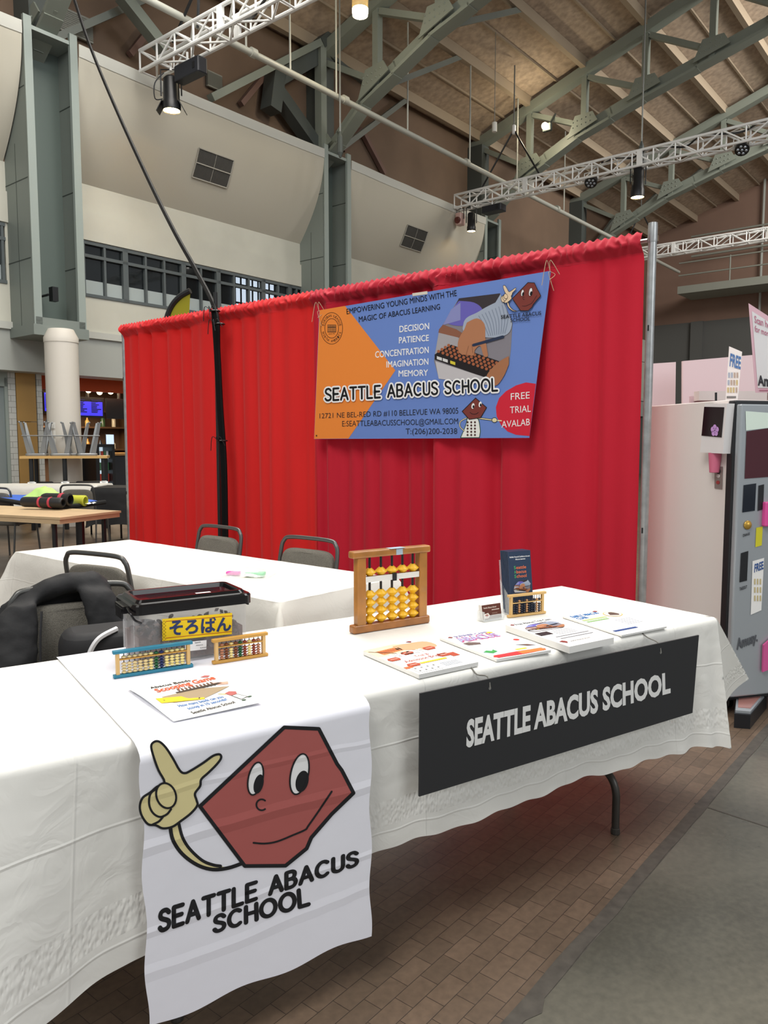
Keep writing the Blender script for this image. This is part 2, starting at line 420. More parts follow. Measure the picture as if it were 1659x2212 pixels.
ribbon('window_2', 3.2, 6.25, [3.25, 4.2, 5.2, 6.2], [])
# posters seen through the window of the left bay
mb = MB(); hbox(mb, 4.3, 6.4, -1.2, -1.15, 3.9, 5.2); o = mb.build('notice_board', mat('cork', 'b59a74', .8)); tag(o, 'pale notice board behind the window at the left edge', 'notice board')
pr = Print(lambda x, y, k: hp(4.3 + 2.1*x, -1.15 + k, 3.9 + 1.3*y), .003)
for i in range(16):
    x, y = random.random()*.85, random.random()*.8; pr.rect(x, y, x + .06 + .08*random.random(), y + .1 + .1*random.random(), random.choice(['d8d0c0', 'c9c4b4', '9c4a40', '4a5f93', 'e0d9c6', '8f8672']), 1 + i % 5)
pr.build('posters', o)

# pilasters, drapes
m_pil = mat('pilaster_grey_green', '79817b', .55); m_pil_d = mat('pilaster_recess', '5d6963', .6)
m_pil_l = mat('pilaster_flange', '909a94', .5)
def pilaster(ac, label):
    t = thing('pilaster', label, 'pilaster', hp(ac, .4, 3.15), group=None)
    w = .43; fl = .13; z0, z1 = 3.3, 7.95
    m = MB()
    for s in (-1, 1): hbox(m, ac + s*w - .02, ac + s*w + .02, 0, .78, z0, z1)
    m.build('side_panel', m_pil, t)
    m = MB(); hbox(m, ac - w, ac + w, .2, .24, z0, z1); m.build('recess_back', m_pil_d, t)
    m = MB()
    for s in (-1, 1): hbox(m, ac + s*(w - fl/2 + .02) - fl/2, ac + s*(w - fl/2 + .02) + fl/2, .74, .8, z0, z1 + .12)
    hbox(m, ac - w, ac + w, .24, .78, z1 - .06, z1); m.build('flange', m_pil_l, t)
    m = MB(); hbox(m, ac - w - .05, ac + w + .05, .0, .82, z0 - .17, z0); hbox(m, ac - w, ac + w, .7, .8, z0, z0 + .12); m.build('sill', m_pil, t)
    m = MB()
    for z in (4.35, 5.6, 7.0):
        for s in (-1, 1): hbox(m, ac + s*(w + .021) - .002, ac + s*(w + .021) + .002, 0, .75, z - .008, z + .008)
        hbox(m, ac + w - .024, ac + w - .02, .24, .74, z - .008, z + .008)
    hbox(m, ac - w - .023, ac - w - .02, .36, .37, z0, 6.2); m.build('joint_line', mat('joint_dark', '3b423e', .8), t)
    return t
pl_lab = ['tall grey-green steel pilaster at the left edge of the hall wall', 'grey-green steel pilaster above the round white column', 'grey-green steel pilaster between the two fabric panels with vents', 'grey-green steel pilaster right of the smaller fabric panel', 'far grey-green steel pilaster behind the red drape']
for k in (1, 2, 3): pilaster(AP[k], pl_lab[k])
mb = MB(); hbox(mb, AP[1] - .1, AP[1] - .0, .62, .74, 3.72, 3.95); mb.cyl(hp(AP[1] - .05, .5, 3.85), hp(AP[1] - .05, .24, 3.85), .02)
tag(mb.build('wall_loudspeaker', mat('black_plastic', '17181a', .4)), 'small black loudspeaker in the recess of the pilaster above the column', 'speaker')
m_drape = mat('grey_beige_fabric', 'c9c4b4', .85, bump=.12, bscale=5, transl=.12)
m_hem = mat('fabric_hem', 'd8d8cf', .8, transl=.2)
def drape_pt(a0, a1, u, v, off=0):
    # v = 0 at the wall, 1 at the upper rim; pleats radiate from the upper corners
    z = 6.0 + 1.95*v; b = .8*(1 - ((7.95 - z)/1.95)**2) + off
    a = a0 + (a1 - a0)*u
    for s, uu in ((1, u), (-1, 1 - u)):
        d = uu*(a1 - a0)
        b += .02*sin(d*17 + (1 - v)*2)*math.exp(-d*1.9)*v*min(1, 3*(1 - v))
    b += .015*noise.noise(V((a*1.4, z*1.4, 3)))*v
    z -= .03*(1 - (2*u - 1)**2)*v
    return hp(a, b, z)
def fabric_panel(a0, a1, label, vent=None):
    m = MB(); m.grid(lambda u, v: drape_pt(a0, a1, u, v), 70, 24)
    t = m.build('fabric_panel', m_drape, smooth=True); tag(t, label, 'fabric panel')
    m = MB(); m.grid(lambda u, v: drape_pt(a0, a1, u, .9 + .1*v, .012), 70, 3); m.build('hem', m_hem, t, smooth=True)
    if vent:
        va0, va1, vz0, vz1 = vent
        f = lambda a, z, o: drape_pt(a0, a1, (a - a0)/(a1 - a0), (z - 6)/1.95, o)
        m = MB(); m.grid(lambda u, v: f(va0 + (va1 - va0)*u, vz0 + (vz1 - vz0)*v, .02), 12, 8); g = m.build('vent_grille', mat('vent_dark', '4b4a46', .6), t)
        m = MB()
        def strip(p, q, r): m.tube([p, q], r, 4)
        for i in range(3):
            a = va0 + (va1 - va0)*i/2; z = vz0 + (vz1 - vz0)*i/2
            pts = [f(a, vz0 + (vz1 - vz0)*k/6, .025) for k in range(7)]; m.tube(pts, .012 if i != 1 else .005, 4)
            pts = [f(va0 + (va1 - va0)*k/6, z, .025) for k in range(7)]; m.tube(pts, .014, 4)
        m.build('vent_frame', mat('vent_frame', 'a5a196', .5), g)
        m = MB()
        for i in range(1, 30): 
            a = va0 + (va1 - va0)*i/30; m.tube([f(a, vz0 + (vz1 - vz0)*k/6, .022) for k in range(7)], .004, 3)
        m.build('louvre', mat('vent_mid', '605e59', .6), g)
    return t
v1 = hab(onb(463, 362, .57)); v2 = hab(onb(898, 514, .57))
fabric_panel(.5, 6.27, 'curved beige fabric panel at the left edge, beside the first pilaster')
fabric_panel(7.22, 13.1, 'largest curved beige fabric panel, with a dark vent, behind the spotlight', (v1[0] - .43, v1[0] + .43, v1[2] - .25, v1[2] + .25))
fabric_panel(14.02, 19.93, 'smaller curved beige fabric panel with a dark vent, above the blue banner', (v2[0] - .45, v2[0] + .45, v2[2] - .25, v2[2] + .25))

# ceiling deck, purlins, far wall
def roof(b): return 10.16 + .336*b
m_deck = mat('wood_fibre_deck', 'b09d89', .9, var=.22, vscale=7)
m_purl = mat('tan_beam', 'a59580', .8)
mb = MB()
mb.add([hp(a, b, roof(b) + .28 + dz) for dz in (0, .2) for a, b in ((-8, -1), (40, -1), (40, 34), (-8, 34))], [(0, 1, 2, 3), (7, 6, 5, 4), (0, 4, 5, 1), (1, 5, 6, 2), (2, 6, 7, 3), (3, 7, 4, 0)])
ceiling = struct(mb, 'ceiling', m_deck)
BK = [hab(ona(x, y, AP[3]))[0:2][1] for x, y in ((1038, 284), (1142, 222), (1262, 158), (1397, 76))]
st = (BK[3] - BK[0])/3; BK = [BK[0] + st*k for k in range(-0, 15)]
mb = MB()
for b in BK: mb.box(hp(16, b, roof(b) + .16), (46, .14, .26), 0, HX, HN)
for b in BK[:-1]: mb.box(hp(16, b + st/2, roof(b + st/2) + .24), (46, .05, .06), 0, HX, HN)
mb.build('purlin', m_purl, ceiling)
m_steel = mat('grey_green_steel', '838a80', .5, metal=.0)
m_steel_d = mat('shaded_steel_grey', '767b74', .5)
LC = [(.2, 7.7), (.88, 8.17), (1.63, 8.8), (2.3, 9.1), (3.47, 9.65), (5.25, 10.2), (8.17, 10.97), (12, 11.75), (18, 12.6), (26, 13)]
def low(b):
    for (b0, z0), (b1, z1) in zip(LC, LC[1:]):
        if b <= b1: return z0 + (z1 - z0)*(b - b0)/(b1 - b0)
    return LC[-1][1]
def beam(m, p, q, w, h, mi=0, up=V((0, 0, 1))):
    p, q = V(p), V(q); d = (q - p); L = d.length; d.normalize(); sd = d.cross(up)
    sd = sd.normalized() if sd.length > 1e-4 else HX.copy()
    u = sd.cross(d); m.box((p + q)/2, (L, w, h), mi, d, sd, u)
def roof_truss(ac, label, nb=13):
    t = thing('roof_truss', label, 'roof truss', hp(ac, .2, 7.6))
    m = MB(); beam(m, hp(ac, -.1, roof(0) - .05), hp(ac, 26, roof(26) - .05), .3, .26); m.build('top_chord', m_steel, t)
    m = MB()
    bs = [.2, .88, 1.63, 2.5, 3.47, 4.4, 5.25, 6.6, 8.17, 10, 12, 15, 18, 22, 26]
    for b0, b1 in zip(bs, bs[1:]):
        beam(m, hp(ac, b0 - .02, low(b0)), hp(ac, b1 + .02, low(b1)), .32, .07); beam(m, hp(ac, b0 - .02, low(b0) + .17), hp(ac, b1 + .02, low(b1) + .17), .06, .3)
    m.build('bottom_chord', m_steel, t)
    for k, b in enumerate(BK[:nb]):
        m = MB(); beam(m, hp(ac, b, low(b)), hp(ac, b, roof(b)), .17, .15); m.build('upright', m_steel, t)
        m = MB(); beam(m, hp(ac, b + .1, roof(b) - .2), hp(ac, BK[k + 1], low(BK[k + 1]) + .25), .15, .13); m.build('diagonal', m_steel, t)
        m = MB(); c = hp(ac, b, low(b) + .22); z = low(b) + .1
        pts = [hp(ac - .18, b - .42, low(b - .42 if b > .7 else .2) + .12), hp(ac - .18, b + .45, low(b + .45) + .12), hp(ac - .18, b + .3, low(b + .3) + .42), hp(ac - .18, b - .2, low(b) + .5)]
        m.prism(pts, HX*.03); g = m.build('gusset', m_steel, t)
        m = MB()
        for i in range(5):
            for j in range(2): m.sphere(hp(ac - .185, b - .25 + i*.12, low(b) + .2 + j*.14 + i*.02), .018, 6, 4)
        m.build('rivet', m_steel, g)
        m = MB(); 
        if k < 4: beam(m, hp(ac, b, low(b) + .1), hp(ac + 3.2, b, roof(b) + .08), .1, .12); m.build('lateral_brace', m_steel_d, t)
    m = MB(); hbox(m, ac - .2, ac + .2, .0, .5, 7.9, roof(0)); m.build('end_post', mat('dark_steel', '4b514e', .55), t)
    return t
for k, l in ((1, 'nearest roof truss, above the first pilaster at the top left'), (2, 'grey steel roof truss rising from the pilaster between the fabric panels'), (3, 'riveted grey-green roof truss rising towards the top right corner'), (4, 'farthest roof truss, in front of the brown end wall')):
    roof_truss(AP[k], l)
# bracing and posts above the fabric panels
m_dk = mat('dark_steel', '4b514e', .55); m_red = mat('red_brown_brace', '7d6259', .8)
def bracing(name, label, px, b, w, m):
    mb = MB()
    for i, (x0, y0, x1, y1) in enumerate(px): beam(mb, onb(x0, y0, b), onb(x1, y1, b), w, w*.9)
    tag(mb.build(name, m), label, 'brace')
bracing('steel_strut', 'pale steel strut slanting up from behind the large fabric panel', [(455, 212, 690, 92)], .55, .16, m_steel)
bracing('steel_post', 'upright steel post between strut and pilaster under the roof', [(692, 95, 694, 335)], .5, .2, m_steel)
bracing('steel_strut', 'grey beam slanting down behind the left lighting truss', [(262, -10, 355, 108)], .7, .22, m_steel)
bracing('steel_strut', 'dark beam rising from the node above the large fabric panel', [(690, 95, 812, -10)], .5, .24, m_dk)
bracing('steel_strut', 'thin dark beam falling right from the node above the fabric panel', [(700, 110, 785, 178)], .5, .1, m_dk)
bracing('dark_column_head', 'dark column head behind the large fabric panel', [(597, 145, 585, 240), (590, 175, 690, 118)], .35, .34, m_dk)
bracing('steel_strut', 'dark inclined beam behind the top of the large fabric panel', [(598, 200, 690, 330)], .35, .3, m_dk)
bracing('brown_brace', 'red-brown brace on the wall above the large fabric panel, left end', [(280, 118, 318, 70)], .1, .12, m_red)
bracing('brown_brace', 'red-brown brace on the wall above the large fabric panel, right end', [(520, 225, 570, 165)], .1, .12, m_red)
bracing('brown_brace', 'red-brown crossed brace above the smaller fabric panel', [(740, 325, 780, 280), (780, 280, 830, 375)], .1, .12, m_red)
for (x0, y0, x1, y1, lb) in ((130, 10, 203, 92, 'slatted grey louvre high above the first pilaster'), (450, 150, 482, 196, 'slatted grey louvre behind the hanging spotlight')):
    m = MB(); c0, c1 = hab(onb(x0, y0, .12)), hab(onb(x1, y1, .12)); t = None
    hbox(m, c0[0], c1[0], .02, .05, c1[2], c0[2]); t = m.build('louvre', mat('louvre_dark', '4d4b46', .6)); tag(t, lb, 'louvre')
    m = MB(); n_ = 12
    for i in range(n_): z = c1[2] + (c0[2] - c1[2])*(i + .5)/n_; hbox(m, c0[0], c1[0], .05, .1, z - .03, z + .02)
    m.build('slat', mat('louvre_slat', '8a8a80', .5), t)
m_fw = mat('brown_end_wall', '846a5c', .85, var=.08, vscale=.6); m_fwd = mat('dark_lower_wall', '565654', .85); m_cat = mat('catwalk_grey', '8e9086', .6)
mb = MB(); hbox(mb, 35, 35.3, -1, 34, 0, 24, 0)
for b in (6.3, 7.9): hbox(mb, 34.3, 35, b - .0, b + 1.0, 6, 18, 0)
hbox(mb, 34.85, 35, -1, 34, 0, 6.6, 1)
for b in range(2, 32, 3): hbox(mb, 34.7, 34.85, b, b + .5, 0, 6.6, 1)
wall_far = struct(mb, 'wall_far', [m_fw, m_fwd])
c_ = hab(ona(1432, 640, 33)); zc = c_[2]
mb = MB(); hbox(mb, 32.9, 34.7, 2, 32, zc, zc + .3)
t = mb.build('catwalk', m_cat); tag(t, 'grey catwalk with railings along the far wall, right of the pole', 'catwalk')
m = MB()
for dz in (.75, 1.25): m.cyl(hp(33, 2, zc + dz), hp(33, 32, zc + dz), .03, n=6)
m.cyl(hp(34.5, 2, zc + 1.8), hp(34.5, 32, zc + 1.9), .05, n=6); m.cyl(hp(34.4, 2, zc + 2.6), hp(34.4, 32, zc + 2.7), .04, n=6)
m.build('railing', m_cat, t)
for b in range(4, 32, 3): m = MB(); m.cyl(hp(33, b, zc), hp(33, b, zc + 1.3), .03, n=6); m.build('railing_post', m_cat, t)
for x, lb in ((1645, 'white vertical conduit on the far wall at the right edge'), (1128, 'thin vertical pipe on the far wall left of the hanging spotlight')):
    c0 = hab(ona(x, 560, 34.8)); m = MB(); m.cyl(hp(34.8, c0[1], 0), hp(34.8, c0[1], 14), .05, n=8); tag(m.build('conduit', mat('pipe_grey', 'a9aca5', .45)), lb, 'conduit')

# sprinkler pipe with hangers
m_pipe = mat('pale_pipe', 'b3b4aa', .4)
t = thing('ceiling_pipe', 'long pale pipe running diagonally below the roof', 'pipe', hp(2, 2, 8.47))
m = MB(); m.cyl(hp(2, 2, 8.47), hp(33, 2, 8.42), .06, n=12)
for a in (6, 9.9, 12.4, 17, 22, 27): m.cyl(hp(a, 2, 8.47), hp(a + .12, 2, 8.47), .085, n=12)
m.build('pipe_run', m_pipe, t, smooth=True)
for a in (9.8, 10.9, 12.2, 14.6, 17.2, 19.6, 22.5): m = MB(); m.cyl(hp(a, 2, 8.5), hp(a, 2, roof(2) + .2), .02, n=6); m.build('hanger_rod', m_pipe, t)

# ================================================================== LIGHTING TRUSSES, LAMPS
m_alu = mat('bare_aluminium', 'ecedeb', .4, metal=.1); m_blk = mat('black_metal', '18191b', .4); m_blkp = mat('black_plastic', '17181a', .4)
m_lens = mat('warm_lamp_glow', 'fff0cc', .5, emit=9)
HT = .17
def light_truss(a, b0, b1, z, label, sec=.5):
    t = thing('lighting_truss', label, 'truss', hp(a, b0, z - HT))
    m = MB()
    for da in (-HT, HT):
        for dz in (-HT, HT): m.cyl(hp(a + da, b0, z + dz), hp(a + da, b1, z + dz), .032, n=8)
    m.build('chord', m_alu, t, smooth=True)
    m = MB(); n = int((b1 - b0)/sec)
    for i in range(n + 1):
        b = b0 + sec*i
        for da in (-HT, HT): m.cyl(hp(a + da, b, z - HT), hp(a + da, b, z + HT), .018, n=6)
        for dz in (-HT, HT): m.cyl(hp(a - HT, b, z + dz), hp(a + HT, b, z + dz), .018, n=6)
        if i < n:
            for da in (-HT, HT): m.cyl(hp(a + da, b, z - HT if i % 2 else z + HT), hp(a + da, b + sec, z + HT if i % 2 else z - HT), .018, n=6)
            for dz in (-HT, HT): m.cyl(hp(a - HT if i % 2 else a + HT, b, z + dz), hp(a + HT if i % 2 else a - HT, b + sec, z + dz), .018, n=6)
    for i in range(4, n, 6):
        b = b0 + sec*i + .12
        for da in (-HT, HT): hbox(m, a + da - .03, a + da + .03, b, b + .12, z - HT, z + HT)
    m.build('lacing', m_alu, t)
    return t
light_truss(8.42, 1.0, 11, 8, 'aluminium box truss at the top left holding one lit spotlight')
light_truss(18.4, .84, 22, 8, 'long aluminium box truss crossing above the red drape')
light_truss(27.3, 1.6, 24, 8, 'farthest aluminium box truss, seen right of the steel pole')
def cable(name, pts, r, label, m=None, n=6): 
    b = MB(); b.tube(smoothline(pts, 6), r, n); o = b.build(name, m or m_blkp, smooth=True); tag(o, label, 'cable'); return o
for a, b0, b1, lb in ((8.42, 3, 9, 'black cables running inside the top left truss'), (18.4, 5, 20, 'black cables lying along the long truss')):
    pts = []
    for i in range(int((b1 - b0)/.4)): pts.append(hp(a + .1*sin(i*1.7), b0 + .4*i, 8.0 + (.16 if a > 10 else -.05) + .07*sin(i*2.3)))
    cable('truss_cable', pts, .022, lb)
def can_light(p, label, top, R=.13, L=.5, power=60, barn=True, shell=None):
    p = V(p); t = thing('spotlight', label, 'spotlight', p)
    m = MB(); m.lathe([(R*.6, L), (R*.85, L*.93), (R*.9, L*.3), (R, L*.25), (R, .01), (R*.93, .0), (R*.9, .02)], p, 20); m.build('housing', shell or m_blk, t, smooth=True)
    m = MB(); m.lathe([(R*.9, .015), (0, .015)], p, 20); m.build('lens', m_lens, t)
    m = MB(); m.tube([p + V((R + .02, 0, L*.45)), p + V((R + .02, 0, L + .12)), p + V((-R - .02, 0, L + .12)), p + V((-R - .02, 0, L*.45))], .015, 6); m.build('yoke', m_blk, t)
    m = MB(); m.cyl(p + V((0, 0, L + .1)), V((p.x, p.y, top)), .025, n=8); m.build('clamp', m_alu, t)
    if barn:
        m = MB()
        for s in (-1, 1): m.box(p + V((s*(R + .035), 0, .06)), (.012, R*1.3, .2), 0, V((cos(.5*s), 0, sin(.5*s))), V((0, 1, 0)), V((-sin(.5*s), 0, cos(.5*s))))
        m.build('barn_door', m_blk, t)
        m = MB(); m.tube(smoothline([p + V((-R*.5, -R, L)), p + V((-R - .08, -R, L*.7)), p + V((-R - .1, -R*.6, L*.3)), p + V((-R, 0, .2))], 5), .01, 5); m.build('lead', m_blk, t)
    l = bpy.data.lights.new('spot_lamp', 'SPOT'); l.energy = power; l.color = (1, .87, .66); l.spot_size = radians(70); l.spot_blend = .8; l.shadow_soft_size = R
    o = bpy.data.objects.new('spot_lamp', l); COL.objects.link(o); o.parent = t; o.location = (0, 0, -.03)
    return t
def on_truss(x, y, a): return ona(x, y, a)
p = on_truss(371, 240, 8.42); can_light(p, 'lit black spotlight with barn doors under the top left truss', 7.85, .155, .56, 80)
p = on_truss(1018, 500, 18.4); can_light(p, 'lit black spotlight near the end of the long truss, above the banner', 7.85, .12, .5, 80, False)
p = on_truss(1377, 427, 18.4); can_light(p, 'lit black spotlight hanging from the middle of the long truss', 7.85, .16, .68, 80, False)
# other fixtures on the trusses
def crate(x0, y0, x1, y1, a, label, d=.3):
    p, q = on_truss(x0, y1, a), on_truss(x1, y0, a); A, Bq = hab(p), hab(q)
    t = thing('dimmer_box', label, 'dimmer box', hp(a, (A[1] + Bq[1])/2, A[2]))
    m = MB(); m.rbox(hp(a, (A[1] + Bq[1])/2, (A[2] + Bq[2])/2), (d, Bq[1] - A[1], Bq[2] - A[2]), .03, 0, HX, HN); m.build('case', mat('box_black', '22242a', .45), t)
    m = MB()
    for s in (-1, 1): m.cyl(hp(a + s*d*.3, (A[1] + Bq[1])/2, Bq[2]), hp(a + s*d*.3, (A[1] + Bq[1])/2, 8 - HT), .02)
    m.build('hook_clamp', m_alu, t); 
    m = MB(); m.box(hp(a - d/2 - .002, Bq[1] - .12, (A[2] + Bq[2])/2), (.008, .06, .1), 0, HX, HN); m.build('handle', m_blkp, t)
crate(386, 122, 438, 182, 8.42, 'black box hung beside the spotlight on the top left truss', .2)
crate(1046, 440, 1088, 464, 18.4, 'black box hung near the end of the long truss', .3)
def par(x, y, label, a=18.4):
    p = on_truss(x, y, a); t = thing('stage_light', label, 'stage light', p)
    m = MB(); ax = V((-.25, -.6, -.8)).normalized(); m.lathe([(.0, -.14), (.1, -.13), (.15, -.04), (.15, .1), (.13, .11)], p, 16, Z=ax); m.build('housing', m_blk, t, smooth=True)
    m = MB(); X = ax.orthogonal().normalized(); Y = ax.cross(X)
    for i in range(7):
        q = p + ax*.1 + (V((0, 0, 0)) if i == 0 else X*.085*cos(i*pi/3) + Y*.085*sin(i*pi/3)); m.sphere(q, .036, 8, 6)
    m.build('lens', mat('grey_lens', '9aa0a6', .15, metal=.5), t, smooth=True)
    m = MB(); m.tube([p + HN*.18, p + HN*.18 + V((0, 0, .2)), p - HN*.18 + V((0, 0, .2)), p - HN*.18], .014, 6); m.cyl(p + V((0, 0, .2)), V((p.x, p.y, 7.84)), .02); m.build('yoke', m_alu, t)
par(1277, 390, 'unlit multi-lens stage light between two spotlights on the long truss'); par(1603, 318, 'unlit multi-lens stage light at the right end of the long truss')
p = on_truss(994, 474, 18.4); t = thing('stage_light', 'small pinkish stage light at the left end of the long truss', 'stage light', p)
m = MB(); m.rbox(p, (.24, .2, .32), .05, 0, HX, HN); m.build('housing', mat('pale_pink_housing', 'c9a59c', .4), t)
m = MB(); m.lathe([(.09, 0), (.09, .04), (.07, .05), (0, .03)], p - HX*.11 - V((0, 0, .04)), 16, Z=-HX - V((0, 0, .3))); m.build('lens', mat('red_lens', '5c2a24', .2), t, smooth=True)
m = MB(); m.tube([p + HN*.12, p + HN*.12 + V((0, 0, .28)), p - HN*.12 + V((0, 0, .28)), p - HN*.12], .014, 6); m.cyl(p + V((0, 0, .28)), V((p.x, p.y, 7.84)), .02); m.build('yoke', m_blk, t)
# rigging
m_wire = mat('steel_wire', '8a8d8a', .4, metal=.5)
def bridle(apex, feet, top, label, r=.018):
    t = thing('truss_sling', label, 'sling', feet[0]); m = MB()
    m.cyl(apex, top, r, n=6); m.build('wire', m_wire, t)
    for f in feet: m = MB(); m.cyl(apex, f, r*1.3, n=6); m.build('strap', m_blk, t)
    m = MB(); m.lathe([(.03, -.12), (.05, -.1), (.05, .1), (.03, .12)], apex, 8); m.build('shackle', m_alu, t)
ap = ona(1110, 280, 18.4); tp = V((ap.x, ap.y, roof(hab(ap)[1]) + .1))
bridle(ap, [ona(1036, 415, 18.4), ona(1166, 378, 18.4)], tp, 'V-shaped sling carrying the left part of the long truss')
ap = ona(1385, 455, 27.3); tp = V((ap.x, ap.y, roof(hab(ap)[1]) + .1))
bridle(ap, [ona(1345, 540, 27.3), ona(1420, 525, 27.3)], tp, 'V-shaped sling of the farthest truss, above the curtain corner')
ap = ona(430, -40, 8.42); tp = V((ap.x, ap.y, roof(hab(ap)[1]) + .1))
bridle(ap, [ona(373, 92, 8.42), ona(427, 60, 8.42)], tp, 'black strap sling at the end of the top left truss', .02)
for x, y, a, lb in ((735, 330, 12.2, 'thin hanging rod with a chain motor above the middle pilaster'), (1385, 345, 18.4, 'thin wire above the middle spotlight of the long truss')):
    p = ona(x, y, a); t = thing('hanging_wire', lb, 'wire', p); m = MB(); m.cyl(p, V((p.x, p.y, roof(hab(p)[1]) + .2)), .018, n=6); m.build('wire', m_wire, t)
    m = MB(); m.lathe([(.02, -.1), (.06, 0), (.06, .3), (.02, .42)], p, 8); m.build('hook', m_dk, t)
# big pendant lamp and small work light
p = ona(778, 34, 11.5); t = thing('pendant_lamp', 'lit glass pendant lamp at the top edge above the trusses', 'lamp', p)
m = MB(); m.lathe([(0, .01), (.14, 0), (.15, .06), (.15, .12)], p, 20); m.build('glowing_glass', m_lens, t, smooth=True)
m = MB(); m.lathe([(.15, .12), (.16, .5), (.1, .62), (.04, .66)], p, 20); m.build('shade', mat('lamp_shade_glass', 'cdbf9a', .2, alpha=.6), t, smooth=True)
m = MB(); m.cyl(p + V((0, 0, .6)), V((p.x, p.y, roof(hab(p)[1]) + .2)), .02); m.build('stem', m_pipe, t)
l = bpy.data.lights.new('pendant_bulb', 'POINT'); l.energy = 60; l.color = (1, .85, .6); l.shadow_soft_size = .15; o = bpy.data.objects.new('pendant_bulb', l); COL.objects.link(o); o.parent = t; o.location = (0, 0, -.2)
p = ona(1177, 272, AP[3] - .6); t = thing('work_light', 'small lit floodlight between the truss members', 'floodlight', p)
m = MB(); m.sphere(p, .09, 12, 8); m.build('bulb', mat('hot_lamp', 'fff2d0', .5, emit=30), t, smooth=True)
m = MB(); m.rbox(p + HX*.14, (.12, .26, .2), .03, 0, HX, HN); m.build('housing', m_dk, t)
m = MB(); beam(m, p + HX*.14 - HN*.0, p + HX*.6 + V((0, 0, .5)), .04, .04); m.build('bracket', m_dk, t)
l = bpy.data.lights.new('flood_bulb', 'POINT'); l.energy = 45; l.color = (1, .85, .6); l.shadow_soft_size = .1; o = bpy.data.objects.new('flood_bulb', l); COL.objects.link(o); o.parent = t; o.location = tuple(-HX*.25)
p = ona(1068, 285, 17); t = thing('hanging_sensor', 'small white cylinder hanging on a thin wire left of the floodlight', 'sensor', p)
m = MB(); m.lathe([(0, 0), (.06, .0), (.06, .22), (.02, .24)], p, 12); m.build('body', mat('white_plastic', 'd9d7cf', .5), t, smooth=True); m = MB(); m.cyl(p + V((0, 0, .2)), V((p.x, p.y, roof(hab(p)[1]) + .2)), .008, n=5); m.build('wire', m_wire, t)

# ================================================================== LEFT BACKGROUND: COLUMN, FOOD COUNTER, TABLES
m_col = mat('white_painted_column', 'd3cdc2', .55)
c = hp(6.675, .9, 0); t = thing('column', 'round white column with a domed cap, standing before the food counter', 'column', c)
m = MB(); m.lathe([(.262, 0), (.262, 3.02)], c, 32); m.build('shaft', m_col, t, smooth=True)
m = MB(); m.lathe([(.27, 3.02), (.272, 3.1), (.2, 3.24), (.0, 3.26)], c, 32); m.build('cap', m_col, t, smooth=True)
pm = lambda x, y, k: onb(x, y, .9 + .27 + k)
m = MB()
for i in range(3):
    z = hab(onb(115, 925 + i*18, 1.2))[2]
    n_ = 5; A0 = math.atan2(-1, -.35)
    m.grid(lambda u, v: c + V((cos(A0 - .15 + .35*u)*.266, sin(A0 - .15 + .35*u)*.266, z + .1*v)), 5, 1)
m.build('notice', mat('paper', 'e8e6df', .7), t)
# counter front: pillars, panel, fascia
mb = MB()
hx = lambda x, b=-.4: hab(onb(x, 930, b))[0]
m_tile = mat('white_wall_tile', 'c9cbc6', .3); m_yel = mat('ochre_panel', 'a8854c', .5, var=.05, vscale=3)
def tile_mat():
    m = bpy.data.materials.new('white_wall_tile_grid'); m.use_nodes = True; nt = m.node_tree; b = nt.nodes['Principled BSDF']; L = nt.links.new
    geo = N(nt, 'ShaderNodeNewGeometry'); da = N(nt, 'ShaderNodeVectorMath', operation='DOT_PRODUCT'); da.inputs[1].default_value = HX
    sp = N(nt, 'ShaderNodeSeparateXYZ'); cb = N(nt, 'ShaderNodeCombineXYZ'); L(geo.outputs['Position'], da.inputs[0]); L(geo.outputs['Position'], sp.inputs[0])
    L(da.outputs['Value'], cb.inputs[0]); L(sp.outputs['Z'], cb.inputs[1]); br = N(nt, 'ShaderNodeTexBrick'); L(cb.outputs[0], br.inputs['Vector'])
    br.inputs['Color1'].default_value = lin('c6c8c3') + [1]; br.inputs['Color2'].default_value = lin('bfc1bd') + [1]; br.inputs['Mortar'].default_value = lin('85877f') + [1]
    br.inputs['Scale'].default_value = 1; br.inputs['Brick Width'].default_value = .2; br.inputs['Row Height'].default_value = .1; br.inputs['Mortar Size'].default_value = .004
    L(br.outputs['Color'], b.inputs['Base Color']); b.inputs['Roughness'].default_value = .3; return m
m_tile = tile_mat()
m = MB(); hbox(m, hx(18), hx(34), -.6, -.35, 0, 2.6); hbox(m, hx(80), hx(91), -.6, -.35, 0, 2.6); struct(m, 'wall_pillar', m_tile)
m = MB(); hbox(m, hx(36), hx(78), -.5, -.36, 0, 1.75); hbox(m, hx(36), hx(78), -.5, -.36, 1.76, 2.6); tag(m.build('ochre_panel', m_yel), 'ochre wooden wall panel left of the food counter', 'wall panel')
m = MB(); hbox(m, hx(-60), hx(17), -.42, -.38, 0, 2.5); d1 = struct(m, 'door_1', mat('door_glass', '8c9696', .1, alpha=.8))
m = MB(); hbox(m, hx(10), hx(17), -.44, -.34, 0, 2.5); hbox(m, hx(-60), hx(17), -.44, -.34, 2.35, 2.6); struct(m, 'door_frame', m_pil_l, d1)
m = MB()
for i in range(14): hbox(m, hx(-60), hx(9), -.46, -.43, .1 + i*.09, .14 + i*.09)
struct(m, 'door_louvre', mat('door_louvre', '4a3d35', .6), d1)
m = MB(); hbox(m, -8, hx(-60), -.7, -.5, 0, 2.6); hbox(m, 16, 36, -.7, -.5, 0, 2.6); struct(m, 'wall_side', m_fascia)
m_kit = mat('dark_brown_kitchen', '5a4332', .7); m_or = mat('orange_fascia', 'c9501f', .6)
